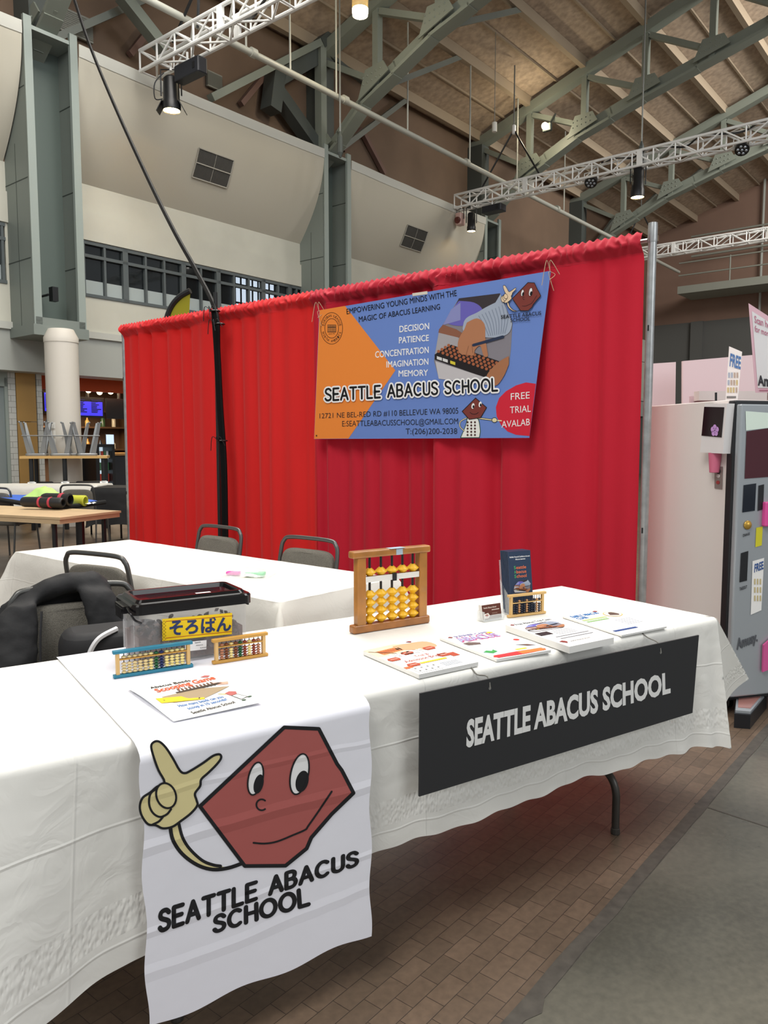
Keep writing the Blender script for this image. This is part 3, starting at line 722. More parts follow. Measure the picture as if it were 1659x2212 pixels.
m = MB(); hbox(m, hx(92), 16, -5.2, -5.0, 0, 3.0); hbox(m, hx(92), 16, -5, -.55, 2.75, 2.8); hbox(m, hx(92) - .05, hx(92), -5, -.6, 0, 2.8); struct(m, 'wall_kitchen', m_kit)
m = MB(); zf0, zf1 = hab(onb(200, 846, -.9))[2], hab(onb(200, 826, -.9))[2]; hbox(m, hx(92), 15, -.95, -.85, zf0, 2.8); tag(m.build('counter_fascia', m_or), 'orange band above the food counter', 'fascia')
# menu screens
def screen(x0, y0, x1, y1, b, label, lit, x2=None):
    A, C_ = hab(onb(x0, y0, b)), hab(onb(x1, y1, b)); t = thing('menu_screen', label, 'screen', hp((A[0] + C_[0])/2, b, C_[2]))
    m = MB(); hbox(m, A[0], C_[0], b - .06, b - .006, C_[2], A[2]); m.build('case', m_blkp, t)
    if lit:
        e = .06*(C_[0] - A[0]); top = .22 if lit == 'half' else .04
        m = MB(); hbox(m, A[0] + e, C_[0] - e, b - .006, b, C_[2] + .04, A[2] - (A[2] - C_[2])*top); d = m.build('display', mat('screen_blue', '4f5fd8' if lit == 'half' else '3a35d8', .3, emit=1.0 if lit == 'half' else 1.2), t)
        m = MB()
        for i in range(9):
            for c2 in range(2):
                z = C_[2] + .1 + (A[2] - C_[2])*.66*i/9; a = A[0] + e*2 + (C_[0] - A[0])*.45*c2
                hbox(m, a, a + (C_[0] - A[0])*(.15 + .18*random.random()), b, b + .004, z, z + .02)
        m.build('menu_line', mat('menu_text', '20245e', .5), d)
    m = MB(); m.cyl(hp((A[0] + C_[0])/2, b - .05, A[2]), hp((A[0] + C_[0])/2, b - .05, 2.76), .03); m.build('mount', m_blkp, t)
screen(94, 846, 122, 893, -1.2, 'lit blue menu screen left of the column', 'full')
screen(158, 856, 226, 903, -1.2, 'lit blue menu screen right of the column', 'half')
screen(230, 860, 290, 906, -1.2, 'dark switched-off screen beside the red drape edge', None)
m_bulb = mat('string_bulb', 'ffe7b8', .5, emit=14)
for i, (x, y) in enumerate(((105, 837), (168, 837), (191, 843), (215, 847), (239, 846), (262, 842))):
    p = onb(x, y, -1.05); t = thing('pendant_bulb', 'small glowing pendant bulb over the food counter', 'bulb', p, group='bulbs over the food counter')
    t['label'] = ['glowing counter bulb left of the column', 'glowing counter bulb touching the column on its right', 'second glowing counter bulb right of the column', 'third glowing counter bulb right of the column', 'fourth glowing counter bulb right of the column', 'glowing counter bulb beside the red drape edge'][i]
    m = MB(); m.sphere(p, .055, 12, 8); m.build('bulb', m_bulb, t, smooth=True); m = MB(); m.cyl(p + V((0, 0, .05)), V((p.x, p.y, 2.76)), .008, n=5); m.build('cord', m_blkp, t)
l = bpy.data.lights.new('counter_light', 'AREA'); l.energy = 260; l.color = (1, .8, .55); l.size = 3; l.shape = 'RECTANGLE'; l.size_y = 1; o = bpy.data.objects.new('counter_light', l); COL.objects.link(o); o.location = hp(9, -2.6, 2.7); o.rotation_euler = (0, 0, -TH)
# counter, back shelf with bottles, cooler, till tablet
m_ctr = mat('counter_top_wood', '9a7340', .5); m_ctrf = mat('counter_front_dark', '23262b', .4)
ac0, ac1 = hx(150, -1.6), hx(275, -1.6)
t = thing('service_counter', 'dark food counter standing behind the high table', 'counter', hp((ac0 + ac1)/2, -1.7, 0))
m = MB(); hbox(m, ac0, ac1 + 2, -2.2, -1.6, 0, 1.12); m.build('body', m_ctrf, t); m = MB(); hbox(m, ac0 - .03, ac1 + 2, -2.25, -1.55, 1.12, 1.17); m.build('worktop', m_ctr, t)
t = thing('back_shelf', 'lit shelf unit with bottles behind the food counter', 'shelf', hp(10, -4.6, 0))
m = MB()
for z in (1.2, 1.75, 2.15): hbox(m, 8.2, 13, -4.98, -4.55, z, z + .04)
m.build('shelf_board', mat('shelf_brown', '5a3f28', .6), t)
m = MB()
for a in (8.2, 9.8, 11.4, 13): hbox(m, a - .03, a + .03, -4.98, -4.55, 0, 2.4)
m.build('upright', mat('shelf_brown', '5a3f28', .6), t)
bc = ['8a5a2a', 'c9a25a', '3d5a3a', 'd8cdb4', '6b2f22', 'b8863c', '2c3d55', 'e2d9c2']
bot = 0
for z in (1.24, 1.79):
    for i in range(12):
        a = 8.5 + i*.36 + random.random()*.12; r = .045 + .03*random.random(); h = .2 + .16*random.random(); m = MB()
        m.lathe([(r, 0), (r, h*.6), (r*.4, h*.8), (r*.4, h), (0, h)], hp(a, -4.72, z), 10)
        o = m.build('bottle', mat('bottle_' + bc[bot % 8], bc[bot % 8], .25), smooth=True); bot += 1
        tag(o, 'small bottle or jar standing on the lit back shelf', 'bottle', 'bottles on the back shelf')
m = MB(); A0, A1 = hx(213, -1.0), hx(241, -1.0); t = thing('drinks_cooler', 'small lit glass drinks cooler beside the food counter', 'cooler', hp((A0 + A1)/2, -1.2, 0))
hbox(m, A0 - .08, A0, -1.4, -1.0, 0, 1.32); hbox(m, A1, A1 + .06, -1.4, -1.0, 0, 1.32); hbox(m, A0 - .08, A1 + .06, -1.42, -1.38, 0, 1.32); hbox(m, A0 - .08, A1 + .06, -1.4, -1.0, 1.3, 1.36); hbox(m, A0 - .08, A1 + .06, -1.4, -1.0, 0, .1); m.build('cabinet', m_blkp, t)
m = MB(); hbox(m, A0, A1, -1.37, -1.35, .1, 1.3); m.build('lit_back', mat('cooler_light', 'cfe2ee', .5, emit=.8), t)
m = MB()
for i in range(5):
    for j in range(5): m.cyl(hp(A0 + (A1 - A0)*(j + .5)/5, -1.15, .14 + i*.23), hp(A0 + (A1 - A0)*(j + .5)/5, -1.15, .3 + i*.23), .03, n=8, mi=(i + j) % 3)
m.build('bottle_row', [mat('can_a', 'b8453a', .3), mat('can_b', '4a7a58', .3), mat('can_c', 'd9dde0', .3)], t)
p = onb(237, 950, -1.75); m = MB(); m.rbox(V((p.x, p.y, 1.42)), (.2, .02, .3), .008, 0, HX, HN); t = m.build('till_tablet', m_blkp); tag(t, 'upright tablet on the food counter beside the drape', 'tablet')
m = MB(); hbox(m, hab(p)[0] - .09, hab(p)[0] + .09, hab(p)[1] + .0105, hab(p)[1] + .012, 1.29, 1.56); m.build('display', mat('tablet_glow', 'aac4e8', .4, emit=.8), t)
m = MB(); hbox(m, hab(p)[0] - .03, hab(p)[0] + .03, -1.81, -1.69, 1.17, 1.275); m.build('stand', m_blkp, t)
# low barrier shelf rack with papers left of the column base
p = onz(95, 1040, .9); 
# high table with upturned stools
d = 12.1; zt = 1.175
def atz(x, Y, z): return V(((x - 829.5)/FPX*Y, Y, z))
l0, l1 = atz(44, d, zt), atz(233, d + .35, zt); ux = (l1 - l0).normalized(); uy = V((-ux.y, ux.x, 0))
t = thing('high_table', 'high pipe-legged table with a pale wooden top and upturned stools', 'table', l0 - V((0, 0, zt)))
m = MB(); m.box((l0 + l1)/2 + uy*.3 - V((0, 0, .02)), ((l1 - l0).length, .62, .04), 0, ux, uy); m.build('tabletop', mat('pale_plywood', 'c9a263', .5), t)
LEN = (l1 - l0).length
for q in (.12, .5, .95):
    for dy in (.06, .54):
        m = MB(); b_ = l0 + ux*LEN*q + uy*dy; m.cyl(V((b_.x, b_.y, 0)), V((b_.x, b_.y, zt - .04)), .035, n=10); m.build('leg', m_blk, t)
m = MB()
for dy in (.06, .54): m.cyl(l0 + ux*LEN*.12 + uy*dy - V((0, 0, .45)), l0 + ux*LEN*.95 + uy*dy - V((0, 0, .45)), .025, n=8)
m.build('rail', m_blk, t)
m = MB()
for q in (.12, .5, .95): b_ = l0 + ux*LEN*q + uy*.06 - V((0, 0, .45)); m.cyl(b_ - ux*.06, b_ + ux*.06, .04, n=10); m.cyl(b_ - V((0, 0, .05)), b_ + V((0, 0, .05)), .042, n=10)
m.build('pipe_joint', m_alu, t)
m_stool = mat('grey_metal_stool', '8e9192', .4, metal=.4)
def stool(loc, rz, label):
    # stands upside down: the seat lies on the table, the legs point up
    t = thing('metal_stool', label, 'stool', loc, rz); h = .53
    m = MB(); m.rbox((0, 0, .02), (.31, .31, .04), .05); m.build('seat', m_stool, t, world=False)
    m = MB()
    for a, b in (((-1, -1), (1, -1)), ((1, -1), (1, 1)), ((1, 1), (-1, 1)), ((-1, 1), (-1, -1))): m.cyl((a[0]*.185, a[1]*.185, .32), (b[0]*.185, b[1]*.185, .32), .008, n=6)
    m.build('footrest', m_stool, t, world=False)
    for sx in (-1, 1):
        for sy in (-1, 1):
            m = MB(); p0, p1 = V((sx*.13, sy*.13, .04)), V((sx*.21, sy*.21, h))
            def q(p, w): return [p + V((-sx*w, 0, 0)), p + V((0, 0, 0)), p + V((0, -sy*w, 0))]
            for a, b in ((q(p0, .07), q(p1, .03)),):
                m.add(a + b, [(0, 1, 4, 3), (1, 2, 5, 4)]); m.add([v - V((sx*.006, sy*.006, 0)) for v in a + b], [(3, 4, 1, 0), (4, 5, 2, 1)])
            m.sphere(p1, .016, 8, 6); m.build('leg', m_stool, t, world=False)
    return t
sl = ['upturned grey metal stool at the left end of the high table', 'upturned grey metal stool in front of the column on the high table', 'upturned grey metal stool behind the right pair on the high table', 'upturned grey metal stool at the right end of the high table']
s0 = None
for i, (x, dy) in enumerate(((80, .2), (130, .2), (160, .36), (185, .18))):
    Y = d + .15; p = atz(x, Y, zt); q = (p - l0).dot(ux); loc = l0 + ux*q + uy*dy
    if s0 is None: s0 = stool(loc, math.atan2(ux.y, ux.x), sl[0])
    else: c = copy_tree(s0); c.location = loc; c['label'] = sl[i]; c.rotation_euler = (0, 0, math.atan2(ux.y, ux.x) + .06*i)

# ================================================================== RED DRAPE, POSTS, BANNER
CC = V((1.411, 4.19, 0)); U2 = V((cos(2.4448), sin(2.4448), 0)); W2 = V((-U2.y, U2.x, 0)); CL = 5.03; CH = 2.44
def tpx(x, y): return (unproj(x, y, CC, W2) - CC).dot(U2)
m_red = mat('lit_red_drape_cloth', 'e2201f', .8, bump=.08, bscale=220, sheen=.08, transl=.28)  # redder than the crimson panels: light through the cloth put into its colour
m_crim = mat('crimson_drape_cloth', 'c9132f', .8, bump=.08, bscale=220, sheen=.08, transl=.2)
m_redh = mat('lit_red_drape_hem', 'd01a1f', .8, bump=.08, bscale=220, sheen=.08); m_crimh = mat('crimson_drape_hem', 'b5122c', .8, bump=.08, bscale=220, sheen=.08)  # the red hem carries the same lit tint
def curtain(t0, t1, label, m, seed, loose=1.0):
    hm = m_redh if m is m_red else m_crimh
    # irregular folds: each fold has its own place, width and depth
    rnd = random.Random(int(seed*10)); fl = []; x = t0 - .1
    while x < t1 + .2:
        w = rnd.uniform(.07, .2); fl.append((x, w*rnd.uniform(.3, .42), rnd.uniform(.25, 1.0)*min(.07, w*.5), rnd.uniform(-.25, .25), rnd.uniform(.4, 1), -1.25 if rnd.random() < .6 else .8)); x += w*rnd.uniform(.75, 1.5)
    def fold(t, v):
        f = 0
        for c, w, h, sl, top, sg in fl:
            d = (t - c - sl*.12*(1 - v))/w
            if -3 < d < 3: f += sg*h*math.exp(-d*d)*(1 - v*v*(1 - top))
        return loose*f + .012*noise.noise(V((t*2.2, v*1.5, seed)))*(1 - .6*v)
    def fn(u, v):
        t = t0 + (t1 - t0)*u; z = .02 + (CH + .035 - .02)*v
        off = .0
        if z > CH - .085:                         # gathered rod pocket
            q = (z - (CH - .085))/.12
            off = .02 + .03*sin(pi*min(1, q)) + .02*(.4 + .6*abs(noise.noise(V((t*4, 2, seed)))))*sin(t*2*pi/.06 + 6*noise.noise(V((t*9, q*2, seed))))*sin(pi*min(1, q))
            z += .006*sin(t*2*pi/.045 + 2*noise.noise(V((t*8, 4, seed))))*q + .004*noise.noise(V((t*40, 1, seed)))
            k = max(0, 1 - q*2); off = off*(1 - k) + fold(t, v)*k
        else: off = fold(t, v)
        return CC + U2*t + W2*(off + .03) + V((0, 0, z))
    vh = (CH - .087)/(CH + .015); nn = int((t1 - t0)/.0095)
    mb = MB(); mb.grid(lambda u, v: fn(u, v*vh), nn, 70); o = mb.build('curtain', m, smooth=60); tag(o, label, 'drape')
    mb = MB(); mb.grid(lambda u, v: fn(u, vh - .004 + (1.004 - vh)*v) + W2*.004*(v < .02), nn, 18); mb.build('rod_pocket', hm, o, smooth=60); return o
tb = [0.03, tpx(1195, 600), tpx(930, 700), tpx(686, 700), tpx(470, 800), CL - .03]
curtain(tb[0], tb[1] + .01, 'crimson drape panel at the right end, beside the steel pole', m_crim, 3.1, .6)
curtain(tb[1] - .01, tb[2] + .01, 'crimson drape panel behind the right half of the banner', m_crim, 8.7, 1.1)
curtain(tb[2] - .01, tb[3] + .01, 'crimson drape panel behind the left half of the banner', m_crim, 5.5, 1.1)
curtain(tb[3] - .01, tb[4] + .01, 'red drape panel between the banner and the black cable bundle', m_red, 1.9, .75)
curtain(tb[4] - .01, tb[5], 'red drape panel at the left end of the backdrop', m_red, 6.3, 1.0)
m_galv = mat('galvanised_steel', 'b0b2b2', .35, metal=.75, var=.15, vscale=20)
def post(t, r, h, label, off=0):
    b = CC + U2*t + W2*off; T = thing('drape_pole', label, 'pole', b)
    m = MB(); m.cyl(b, b + V((0, 0, h)), r, n=20); m.build('tube', m_galv, T, smooth=True)
    m = MB(); m.lathe([(r*1.06, h - .1), (r*1.12, h - .09), (r*1.12, h - .02), (r*1.06, h)], b, 20); m.build('collar', m_galv, T, smooth=True)
    m = MB(); m.box(b + V((0, 0, .004)), (.4, .4, .008), 0, U2, W2); m.build('base_plate', m_galv, T)
    m = MB()
    for z in (1.98, .9): m.box(b + W2*r + V((0, 0, z)), (.008, .004, .03), 0, U2, W2)
    m.build('slot', m_blk, T)
post(-.005, .0225, 2.525, 'steel drape pole at the right end of the red backdrop'); post(CL + .01, .0225, 2.47, 'steel drape pole at the left end of the red backdrop')
m = MB(); m.cyl(CC + U2*.02 + V((0, 0, CH)) + W2*.0, CC + U2*CL + V((0, 0, CH)), .012, n=8); tag(m.build('drape_crossbar', m_galv), 'steel crossbar inside the top hem of the red backdrop', 'crossbar')

# ---- vinyl banner
BP = CC + W2*.115
bmap = planemap(BP, W2); T4 = lambda x, y: (630 + x/2.765, 480 + y/2.765)
Bq = [T4(*p) for p in ((165, 527), (1548, 290), (1419, 1288), (134, 1295))]
BW = [bmap(x, y, 0) for x, y in Bq]
t = thing('vinyl_banner', 'blue and orange vinyl banner tied to the red drape', 'banner', (BW[2] + BW[3])/2)
m = MB(); m.prism([p - W2*.0015 for p in BW], W2*.0015)
m.build('sheet', ink('6b89cd'), t)
pr = Print(bmap, .0008)
pr.poly([(167, 526), (320, 500), (620, 885), (340, 1292), (135, 1294)], 'f08c3a', 1, T4)
pr.build('orange_area', t); pr = Print(bmap, .0008)
pr.poly([(1459, 965), (1400, 957), (1340, 975), (1280, 1010), (1240, 1050), (1220, 1105), (1225, 1160), (1250, 1210), (1290, 1250), (1340, 1270), (1421, 1277)], 'd3243a', 1, T4)
pr.build('red_disc', t)
pr = Print(bmap, .0008)
K, Wh = '15171c', 'f2f2f2'
for body, q, c, b in (
    ('EMPOWERING YOUNG MINDS WITH THE', ((330, 550), (988, 440), (985, 405), (328, 518)), K, .004),
    ('MAGIC OF ABACUS LEARNING', ((403, 597), (888, 520), (886, 488), (402, 565)), K, .004),
    ('DECISION', ((645, 658), (823, 638), (823, 601), (645, 620)), Wh, .014), ('PATIENCE', ((642, 724), (821, 708), (821, 672), (642, 687)), Wh, .014),
    ('CONCENTRATION', ((500, 810), (820, 780), (820, 743), (500, 772)), Wh, .014), ('IMAGINATION', ((567, 868), (818, 850), (818, 813), (567, 832)), Wh, .014),
    ('MEMORY', ((640, 922), (816, 916), (816, 880), (640, 886)), Wh, .014),
    ('12721 NE BEL-RED RD #110 BELLEVUE WA 98005', ((168, 1172), (996, 1143), (996, 1107), (168, 1142)), '23252b', -.004),
    ('E:SEATTLEABACUSSCHOOL@GMAIL.COM', ((303, 1220), (995, 1205), (995, 1171), (303, 1187)), '23252b', -.004),
    ('T:(206)200-2038', ((682, 1266), (990, 1264), (990, 1230), (682, 1232)), '23252b', -.004),
    ('FREE', ((1310, 1062), (1423, 1052), (1423, 1012), (1310, 1022)), Wh, .0), ('TRIAL', ((1305, 1142), (1430, 1132), (1430, 1092), (1305, 1102)), Wh, .0),
    ('AVALAB', ((1255, 1228), (1424, 1212), (1424, 1172), (1255, 1188)), Wh, .0),
    ):
    pr.text(body, q, c, 3, b, T4)
for body, q, c, b in (('SEATTLE ABACUS', ((1255, 578), (1495, 555), (1495, 532), (1255, 557)), K, .01), ('SCHOOL', ((1312, 598), (1430, 588), (1430, 567), (1312, 577)), K, .01)):
    pr.text(body, q, c, 12, b, T4)
qt = ((207, 1066), (1234, 1006), (1232, 935), (207, 997))
pr.strokes('SEATTLE ABACUS SCHOOL', qt, .46, 'f4f4f4', 10, .24, T4); pr.strokes('SEATTLE ABACUS SCHOOL', qt, .18, '111216', 11, .24, T4)
pr.build('lettering', t)
# round seal
pr = Print(bmap, .0008)
for rx, ry in ((65, 94), (41, 58)): pr.stroke(arc(240, 634, rx, ry, 0, 360, 40), 3, '4a2d1c', 2, T=T4, cap=False)
def ringtext(body, a0, a1, inward):
    for i, ch in enumerate(body):
        a = radians(a0 + (a1 - a0)*i/(len(body) - 1)); cx_, cy_ = 240 + 53*cos(a), 634 + 76*sin(a)
        rx, ry = (cos(a), sin(a)*1.4); n_ = sqrt(rx*rx + ry*ry); rx, ry = rx/n_, ry/n_
        if inward: rx, ry = -rx, -ry
        tx, ty = -ry, rx; w, h = 5, 7
        pr.text(ch, ((cx_ - tx*w - rx*h, cy_ - ty*w - ry*h), (cx_ + tx*w - rx*h, cy_ + ty*w - ry*h), (cx_ + tx*w + rx*h, cy_ + ty*w + ry*h), (cx_ - tx*w + rx*h, cy_ - ty*w + ry*h)), '4a2d1c', 2, .01, T4)
ringtext('SOROBAN LEAGUE', 195, 345, False); ringtext('NORTH AMERICA', 160, 20, True)
pr.rect(215, 612, 266, 658, '4a2d1c', 2, T4)
for i in range(8): pr.rect(218 + i*6, 615, 221 + i*6, 625, 'e2904a', 3, T4); pr.rect(218 + i*6, 630, 221 + i*6, 655, 'e2904a', 3, T4)
pr.text('SINCE 1992', ((222, 670), (260, 668), (260, 663), (222, 665)), '4a2d1c', 3, .01, T4); pr.build('printed_seal', t)
# printed photograph of a hand at an abacus
def hand_photo(pr, T, L0=2, s=1.0):
    P = lambda pts, c, k: pr.poly(pts, c, L0 + k, T)
    P([(1000, 455), (1245, 425), (1320, 600), (1310, 760), (1300, 850), (1222, 978), (880, 935), (851, 830), (880, 650)], '86828a', 0)
    P([(1000, 455), (1245, 425), (1262, 465), (1130, 545), (985, 610), (930, 600)], '3a3338', 1)
    P(smoothline([(1000, 470), (1090, 480), (1140, 520), (1120, 560), (1050, 600), (1010, 620), (930, 600), (955, 530)], 4), '6a63b8', 2)
    P([(955, 520), (1010, 480), (1010, 585), (905, 615)], '8a8ec2', 3)
    P([(882, 640), (905, 612), (985, 640), (1025, 665), (1000, 690), (878, 660)], '8c5c48', 3)
    P([(880, 660), (1000, 690), (1010, 760), (950, 735), (868, 780), (853, 815)], 'a8a4a8', 3)
    P([(860, 830), (1120, 915), (1165, 920), (1222, 978), (880, 935)], 'c4c1c4', 3)
    P([(856, 790), (955, 732), (1240, 830), (1200, 900), (1150, 925), (856, 820)], '211c1e', 4)
    for j in range(4):
        for i in range(13):
            x, y = 880 + i*26 + j*20, 772 + i*9.5 - j*12; pr.ell(x, y, 9, 9, 'a5603f', L0 + 5, 0, T)
    P(smoothline([(1250, 430), (1300, 560), (1320, 600), (1290, 670), (1180, 690), (1040, 660), (1028, 610), (1050, 570), (1110, 540), (1160, 510), (1220, 480)], 4), 'a3aec0', 6)
    for i in range(9): pr.stroke(smoothline([(1120 + i*20, 560 - i*9), (1150 + i*18, 610 - i*4), (1180 + i*12, 680 - i*2)], 4), 4, '7d889c', L0 + 7, T=T)
    P(smoothline([(1050, 600), (1110, 575), (1155, 610), (1160, 690), (1170, 760), (1175, 800), (1150, 800), (1130, 740), (1100, 760), (1090, 795), (1060, 795), (1010, 785), (995, 740), (1005, 690), (1035, 640)], 4), 'b27a58', 8)
    pr.stroke([(1090, 735), (1265, 685)], 17, '28344e', L0 + 9, T=T); pr.stroke([(1045, 795), (1060, 740)], 3, '8a5a42', L0 + 9, T=T); pr.stroke([(1085, 780), (1080, 730)], 3, '8a5a42', L0 + 9, T=T)
    P(smoothline([(1300, 800), (1240, 835), (1185, 890), (1170, 930), (1222, 976), (1270, 920), (1300, 850)], 4), 'a8714f', 9)
    for x, c in ((870, 'd9d9d9'), (905, 'd9d9d9'), (950, 'd8c93c')): P([(x, 800 + (x - 870)*.33), (x + 30, 810 + (x - 870)*.33), (x + 30, 828 + (x - 870)*.33), (x, 818 + (x - 870)*.33)], c, 6)
pr = Print(bmap, .0006); hand_photo(pr, T4); pr.build('printed_photo', t)
# the school's logo: a bead shape with raised hand
def logo(pr, T, L0=1, brown='b5605c', skin='e2d6a0', w=1.0):
    P = lambda pts, c, k: pr.poly(pts, c, L0 + k, T); B = '16171b'
    O1 = smoothline([(318, 780), (335, 870), (395, 960), (490, 1030), (590, 1060), (690, 1050), (780, 1020)], 5)
    I1 = smoothline([(372, 760), (395, 850), (440, 925), (520, 1000), (590, 1030), (640, 1038)], 5)
    P(O1[:26] + I1[::-1], skin, 0); pr.stroke(O1, 24*w, B, L0 + 1, T=T); pr.stroke(I1, 20*w, B, L0 + 1, T=T)
    hexa = [(1047, 150), (1268, 160), (1385, 385), (1415, 425), (1490, 570), (1350, 705), (1220, 855), (1190, 925), (1055, 1035), (795, 1037), (508, 655)]
    P(hexa, brown, 2); pr.stroke(hexa, 24*w, B, L0 + 3, True, T=T)
    finger = smoothline([(280, 500), (240, 420), (205, 320), (195, 265), (218, 240), (250, 242), (290, 280), (335, 350), (378, 425), (410, 442), (450, 425), (530, 375), (590, 332), (632, 322), (642, 345), (615, 385), (560, 440), (515, 482), (508, 525), (475, 572), (485, 615), (490, 648), (450, 698), (385, 748), (330, 785), (270, 795), (225, 775), (175, 768), (135, 715), (122, 655), (140, 600), (190, 565), (230, 530)], 4, True)
    P(finger, skin, 4); pr.stroke(finger, 15*w, B, L0 + 5, True, T=T)
    pr.stroke(smoothline([(230, 540), (190, 575), (182, 640), (205, 695), (250, 722), (295, 705), (322, 672)], 5), 14*w, B, L0 + 5, T=T)
    pr.stroke(smoothline([(205, 770), (245, 750), (275, 715)], 5), 14*w, B, L0 + 5, T=T)
    e = arc(290, 585, 62, 82, 0, 360, 28, -18); P(e, skin, 6); pr.stroke(e, 13*w, B, L0 + 7, T=T, cap=False)
    for cx_, cy_, rx, ry, px_, py_, qx, qy in ((862, 477, 46, 106, 882, 512, 30, 63), (1143, 448, 56, 132, 1160, 495, 40, 70)):
        e = arc(cx_, cy_, rx, ry, 0, 360, 32, 12); P(e, 'efefef', 4); P(arc(px_, py_, qx, qy, 0, 360, 28, 14), B, 5); pr.stroke(e, 10*w, B, L0 + 6, T=T, cap=False)
    pr.stroke(arc(902, 645, 34, 35, -50, -310, 16), 11*w, B, L0 + 4, T=T)
    pr.stroke(smoothline([(850, 888), (920, 893), (1000, 880), (1100, 840), (1180, 805), (1200, 780), (1270, 680), (1350, 560)], 4), 12*w, B, L0 + 4, T=T)
TL_ = lambda x, y: T4(1255 + (x - 115)/1385*240, 360 + (y - 140)/925*175)
pr = Print(bmap, .0006); logo(pr, TL_, 14, '7d3a33', 'e8cfae', .8); pr.build('printed_logo', t)
pr = Print(bmap, .0006)
P = lambda pts, c, k: pr.poly(pts, c, k, T4)
bd = smoothline([(1050, 1170), (1040, 1215), (1010, 1287)], 4) + [(1122, 1286)] + smoothline([(1128, 1250), (1122, 1200), (1112, 1168)], 4); P(bd, 'eef0ea', 2); pr.stroke(bd, 4, '2f5a38', 3, True, T=T4)
for i in range(3):
    for j in range(5): x, y = 1052 + i*22, 1195 + j*19; P([(x, y - 8), (x + 7, y), (x, y + 8), (x - 7, y)], '4a2a28', 4)
hx_ = [(1100, 1050), (1166, 1107), (1130, 1168), (1062, 1178), (1020, 1130)]; P(hx_, '7d3a33', 4); pr.stroke(hx_, 4, '15171c', 5, True, T=T4)
for x, y in ((1085, 1098), (1128, 1088)): pr.ell(x, y, 9, 17, 'efefef', 6, 10, T4); pr.ell(x + 3, y + 4, 5, 9, '15171c', 7, 10, T4)
pr.stroke(arc(1092, 1125, 28, 22, 30, 150, 10), 3, '15171c', 6, T=T4)
pr.stroke(smoothline([(1045, 1170), (1010, 1190), (1006, 1220), (1030, 1245)], 5), 8, '15171c', 2, T=T4); pr.stroke(smoothline([(1045, 1170), (1010, 1190), (1006, 1220), (1030, 1245)], 5), 4, 'e8dcae', 3, T=T4)
pr.stroke([(1112, 1170), (1205, 1182)], 12, '15171c', 2, T=T4); pr.stroke([(1112, 1170), (1205, 1182)], 6, 'e8dcae', 3, T=T4)
pr.ell(1213, 1182, 16, 14, 'e8dcae', 4, 0, T4); pr.stroke(arc(1213, 1182, 16, 14, 0, 360, 18), 3, '15171c', 5, T=T4); pr.stroke([(1226, 1184), (1254, 1186)], 7, 'e8dcae', 4, T=T4)
pr.build('printed_figure', t)
m = MB()
for x, y in ((165, 530), (1545, 295)):
    for k in range(4):
        c0 = bmap(*T4(x, y), .004); m.tube(smoothline([c0, c0 + V((.03*sin(k*2), -.01, .04*cos(k*3) + .02)), c0 + V((.05*cos(k*1.7), -.02, -.02 - .03*k))], 5), .0018, 4)
c0 = bmap(*T4(770, 430), .003); m.build('twine', mat('jute_twine', 'b8a183', .8), t)
pr = Print(bmap, .001); pr.poly([(722, 425), (812, 412), (814, 430), (724, 442)], 'd9d4c6', 3, T4); pr.ell(150, 1275, 4, 5, '3a2a1a', 3, 0, T4); pr.build('tape', t)

# ---- black cable bundle rising in front of the drape to the roof
t = thing('cable_bundle', 'black cable bundle running from the floor up the drape to the roof', 'cable', (0, 0, 0))
def cp(x, y, o): return unproj(x, y, CC + W2*o, W2)
foot = cp(487, 1165, .17); t.location = V((foot.x, foot.y, 0))
top = ona(150, -30, 6.2)
for k in range(3):
    o = (k - 1)*.016; q = lambda x, y: cp(x, y, .16) + U2*o
    pts = [V((foot.x, foot.y, .01)) + U2*o, q(487, 1150), q(484, 1000), q(476, 880), q(470, 760), q(464, 672)]
    if k < 2:
        a = cp(464, 672, .16); arcp = [unproj(x, y, a + (top - a)*f, (top - a).cross(V((0, 0, 1))).cross(V((0, 0, 1))).normalized()) for x, y, f in ((425, 590, .1), (375, 500, .22), (318, 385, .4), (245, 225, .64), (190, 90, .85))]
        pts += [p + U2*o*1.2 for p in arcp] + [top + U2*o*2]
    m = MB(); m.tube(smoothline(pts, 8), .014 if k < 2 else .02, 8); m.build('cable', mat('rubber_black', '0c0c0d', .6, spec=.15), t, smooth=True)
for x, y in ((464, 672), (474, 700), (480, 952)):
    c0 = cp(x, y, .16); m = MB()
    m.lathe([(.04, -.006), (.046, 0), (.04, .006)], c0, 12)
    for k in range(3): m.tube(smoothline([c0 + W2*.04, c0 + W2*.06 + U2*(.05*(k - 1)) + V((0, 0, .03)), c0 + W2*.06 + U2*(.09*(k - 1) - .02) - V((0, 0, .04 + .02*k))], 5), .003, 4)
    m.build('tie', m_blkp, t)
m = MB(); b = cp(466, 672, .12); m.cyl(V((b.x, b.y, 0)), V((b.x, b.y, 2.58)), .016, n=10); tag(m.build('cable_pole', m_blk), 'slim black pole behind the cable bundle, rising just above the drape', 'pole')
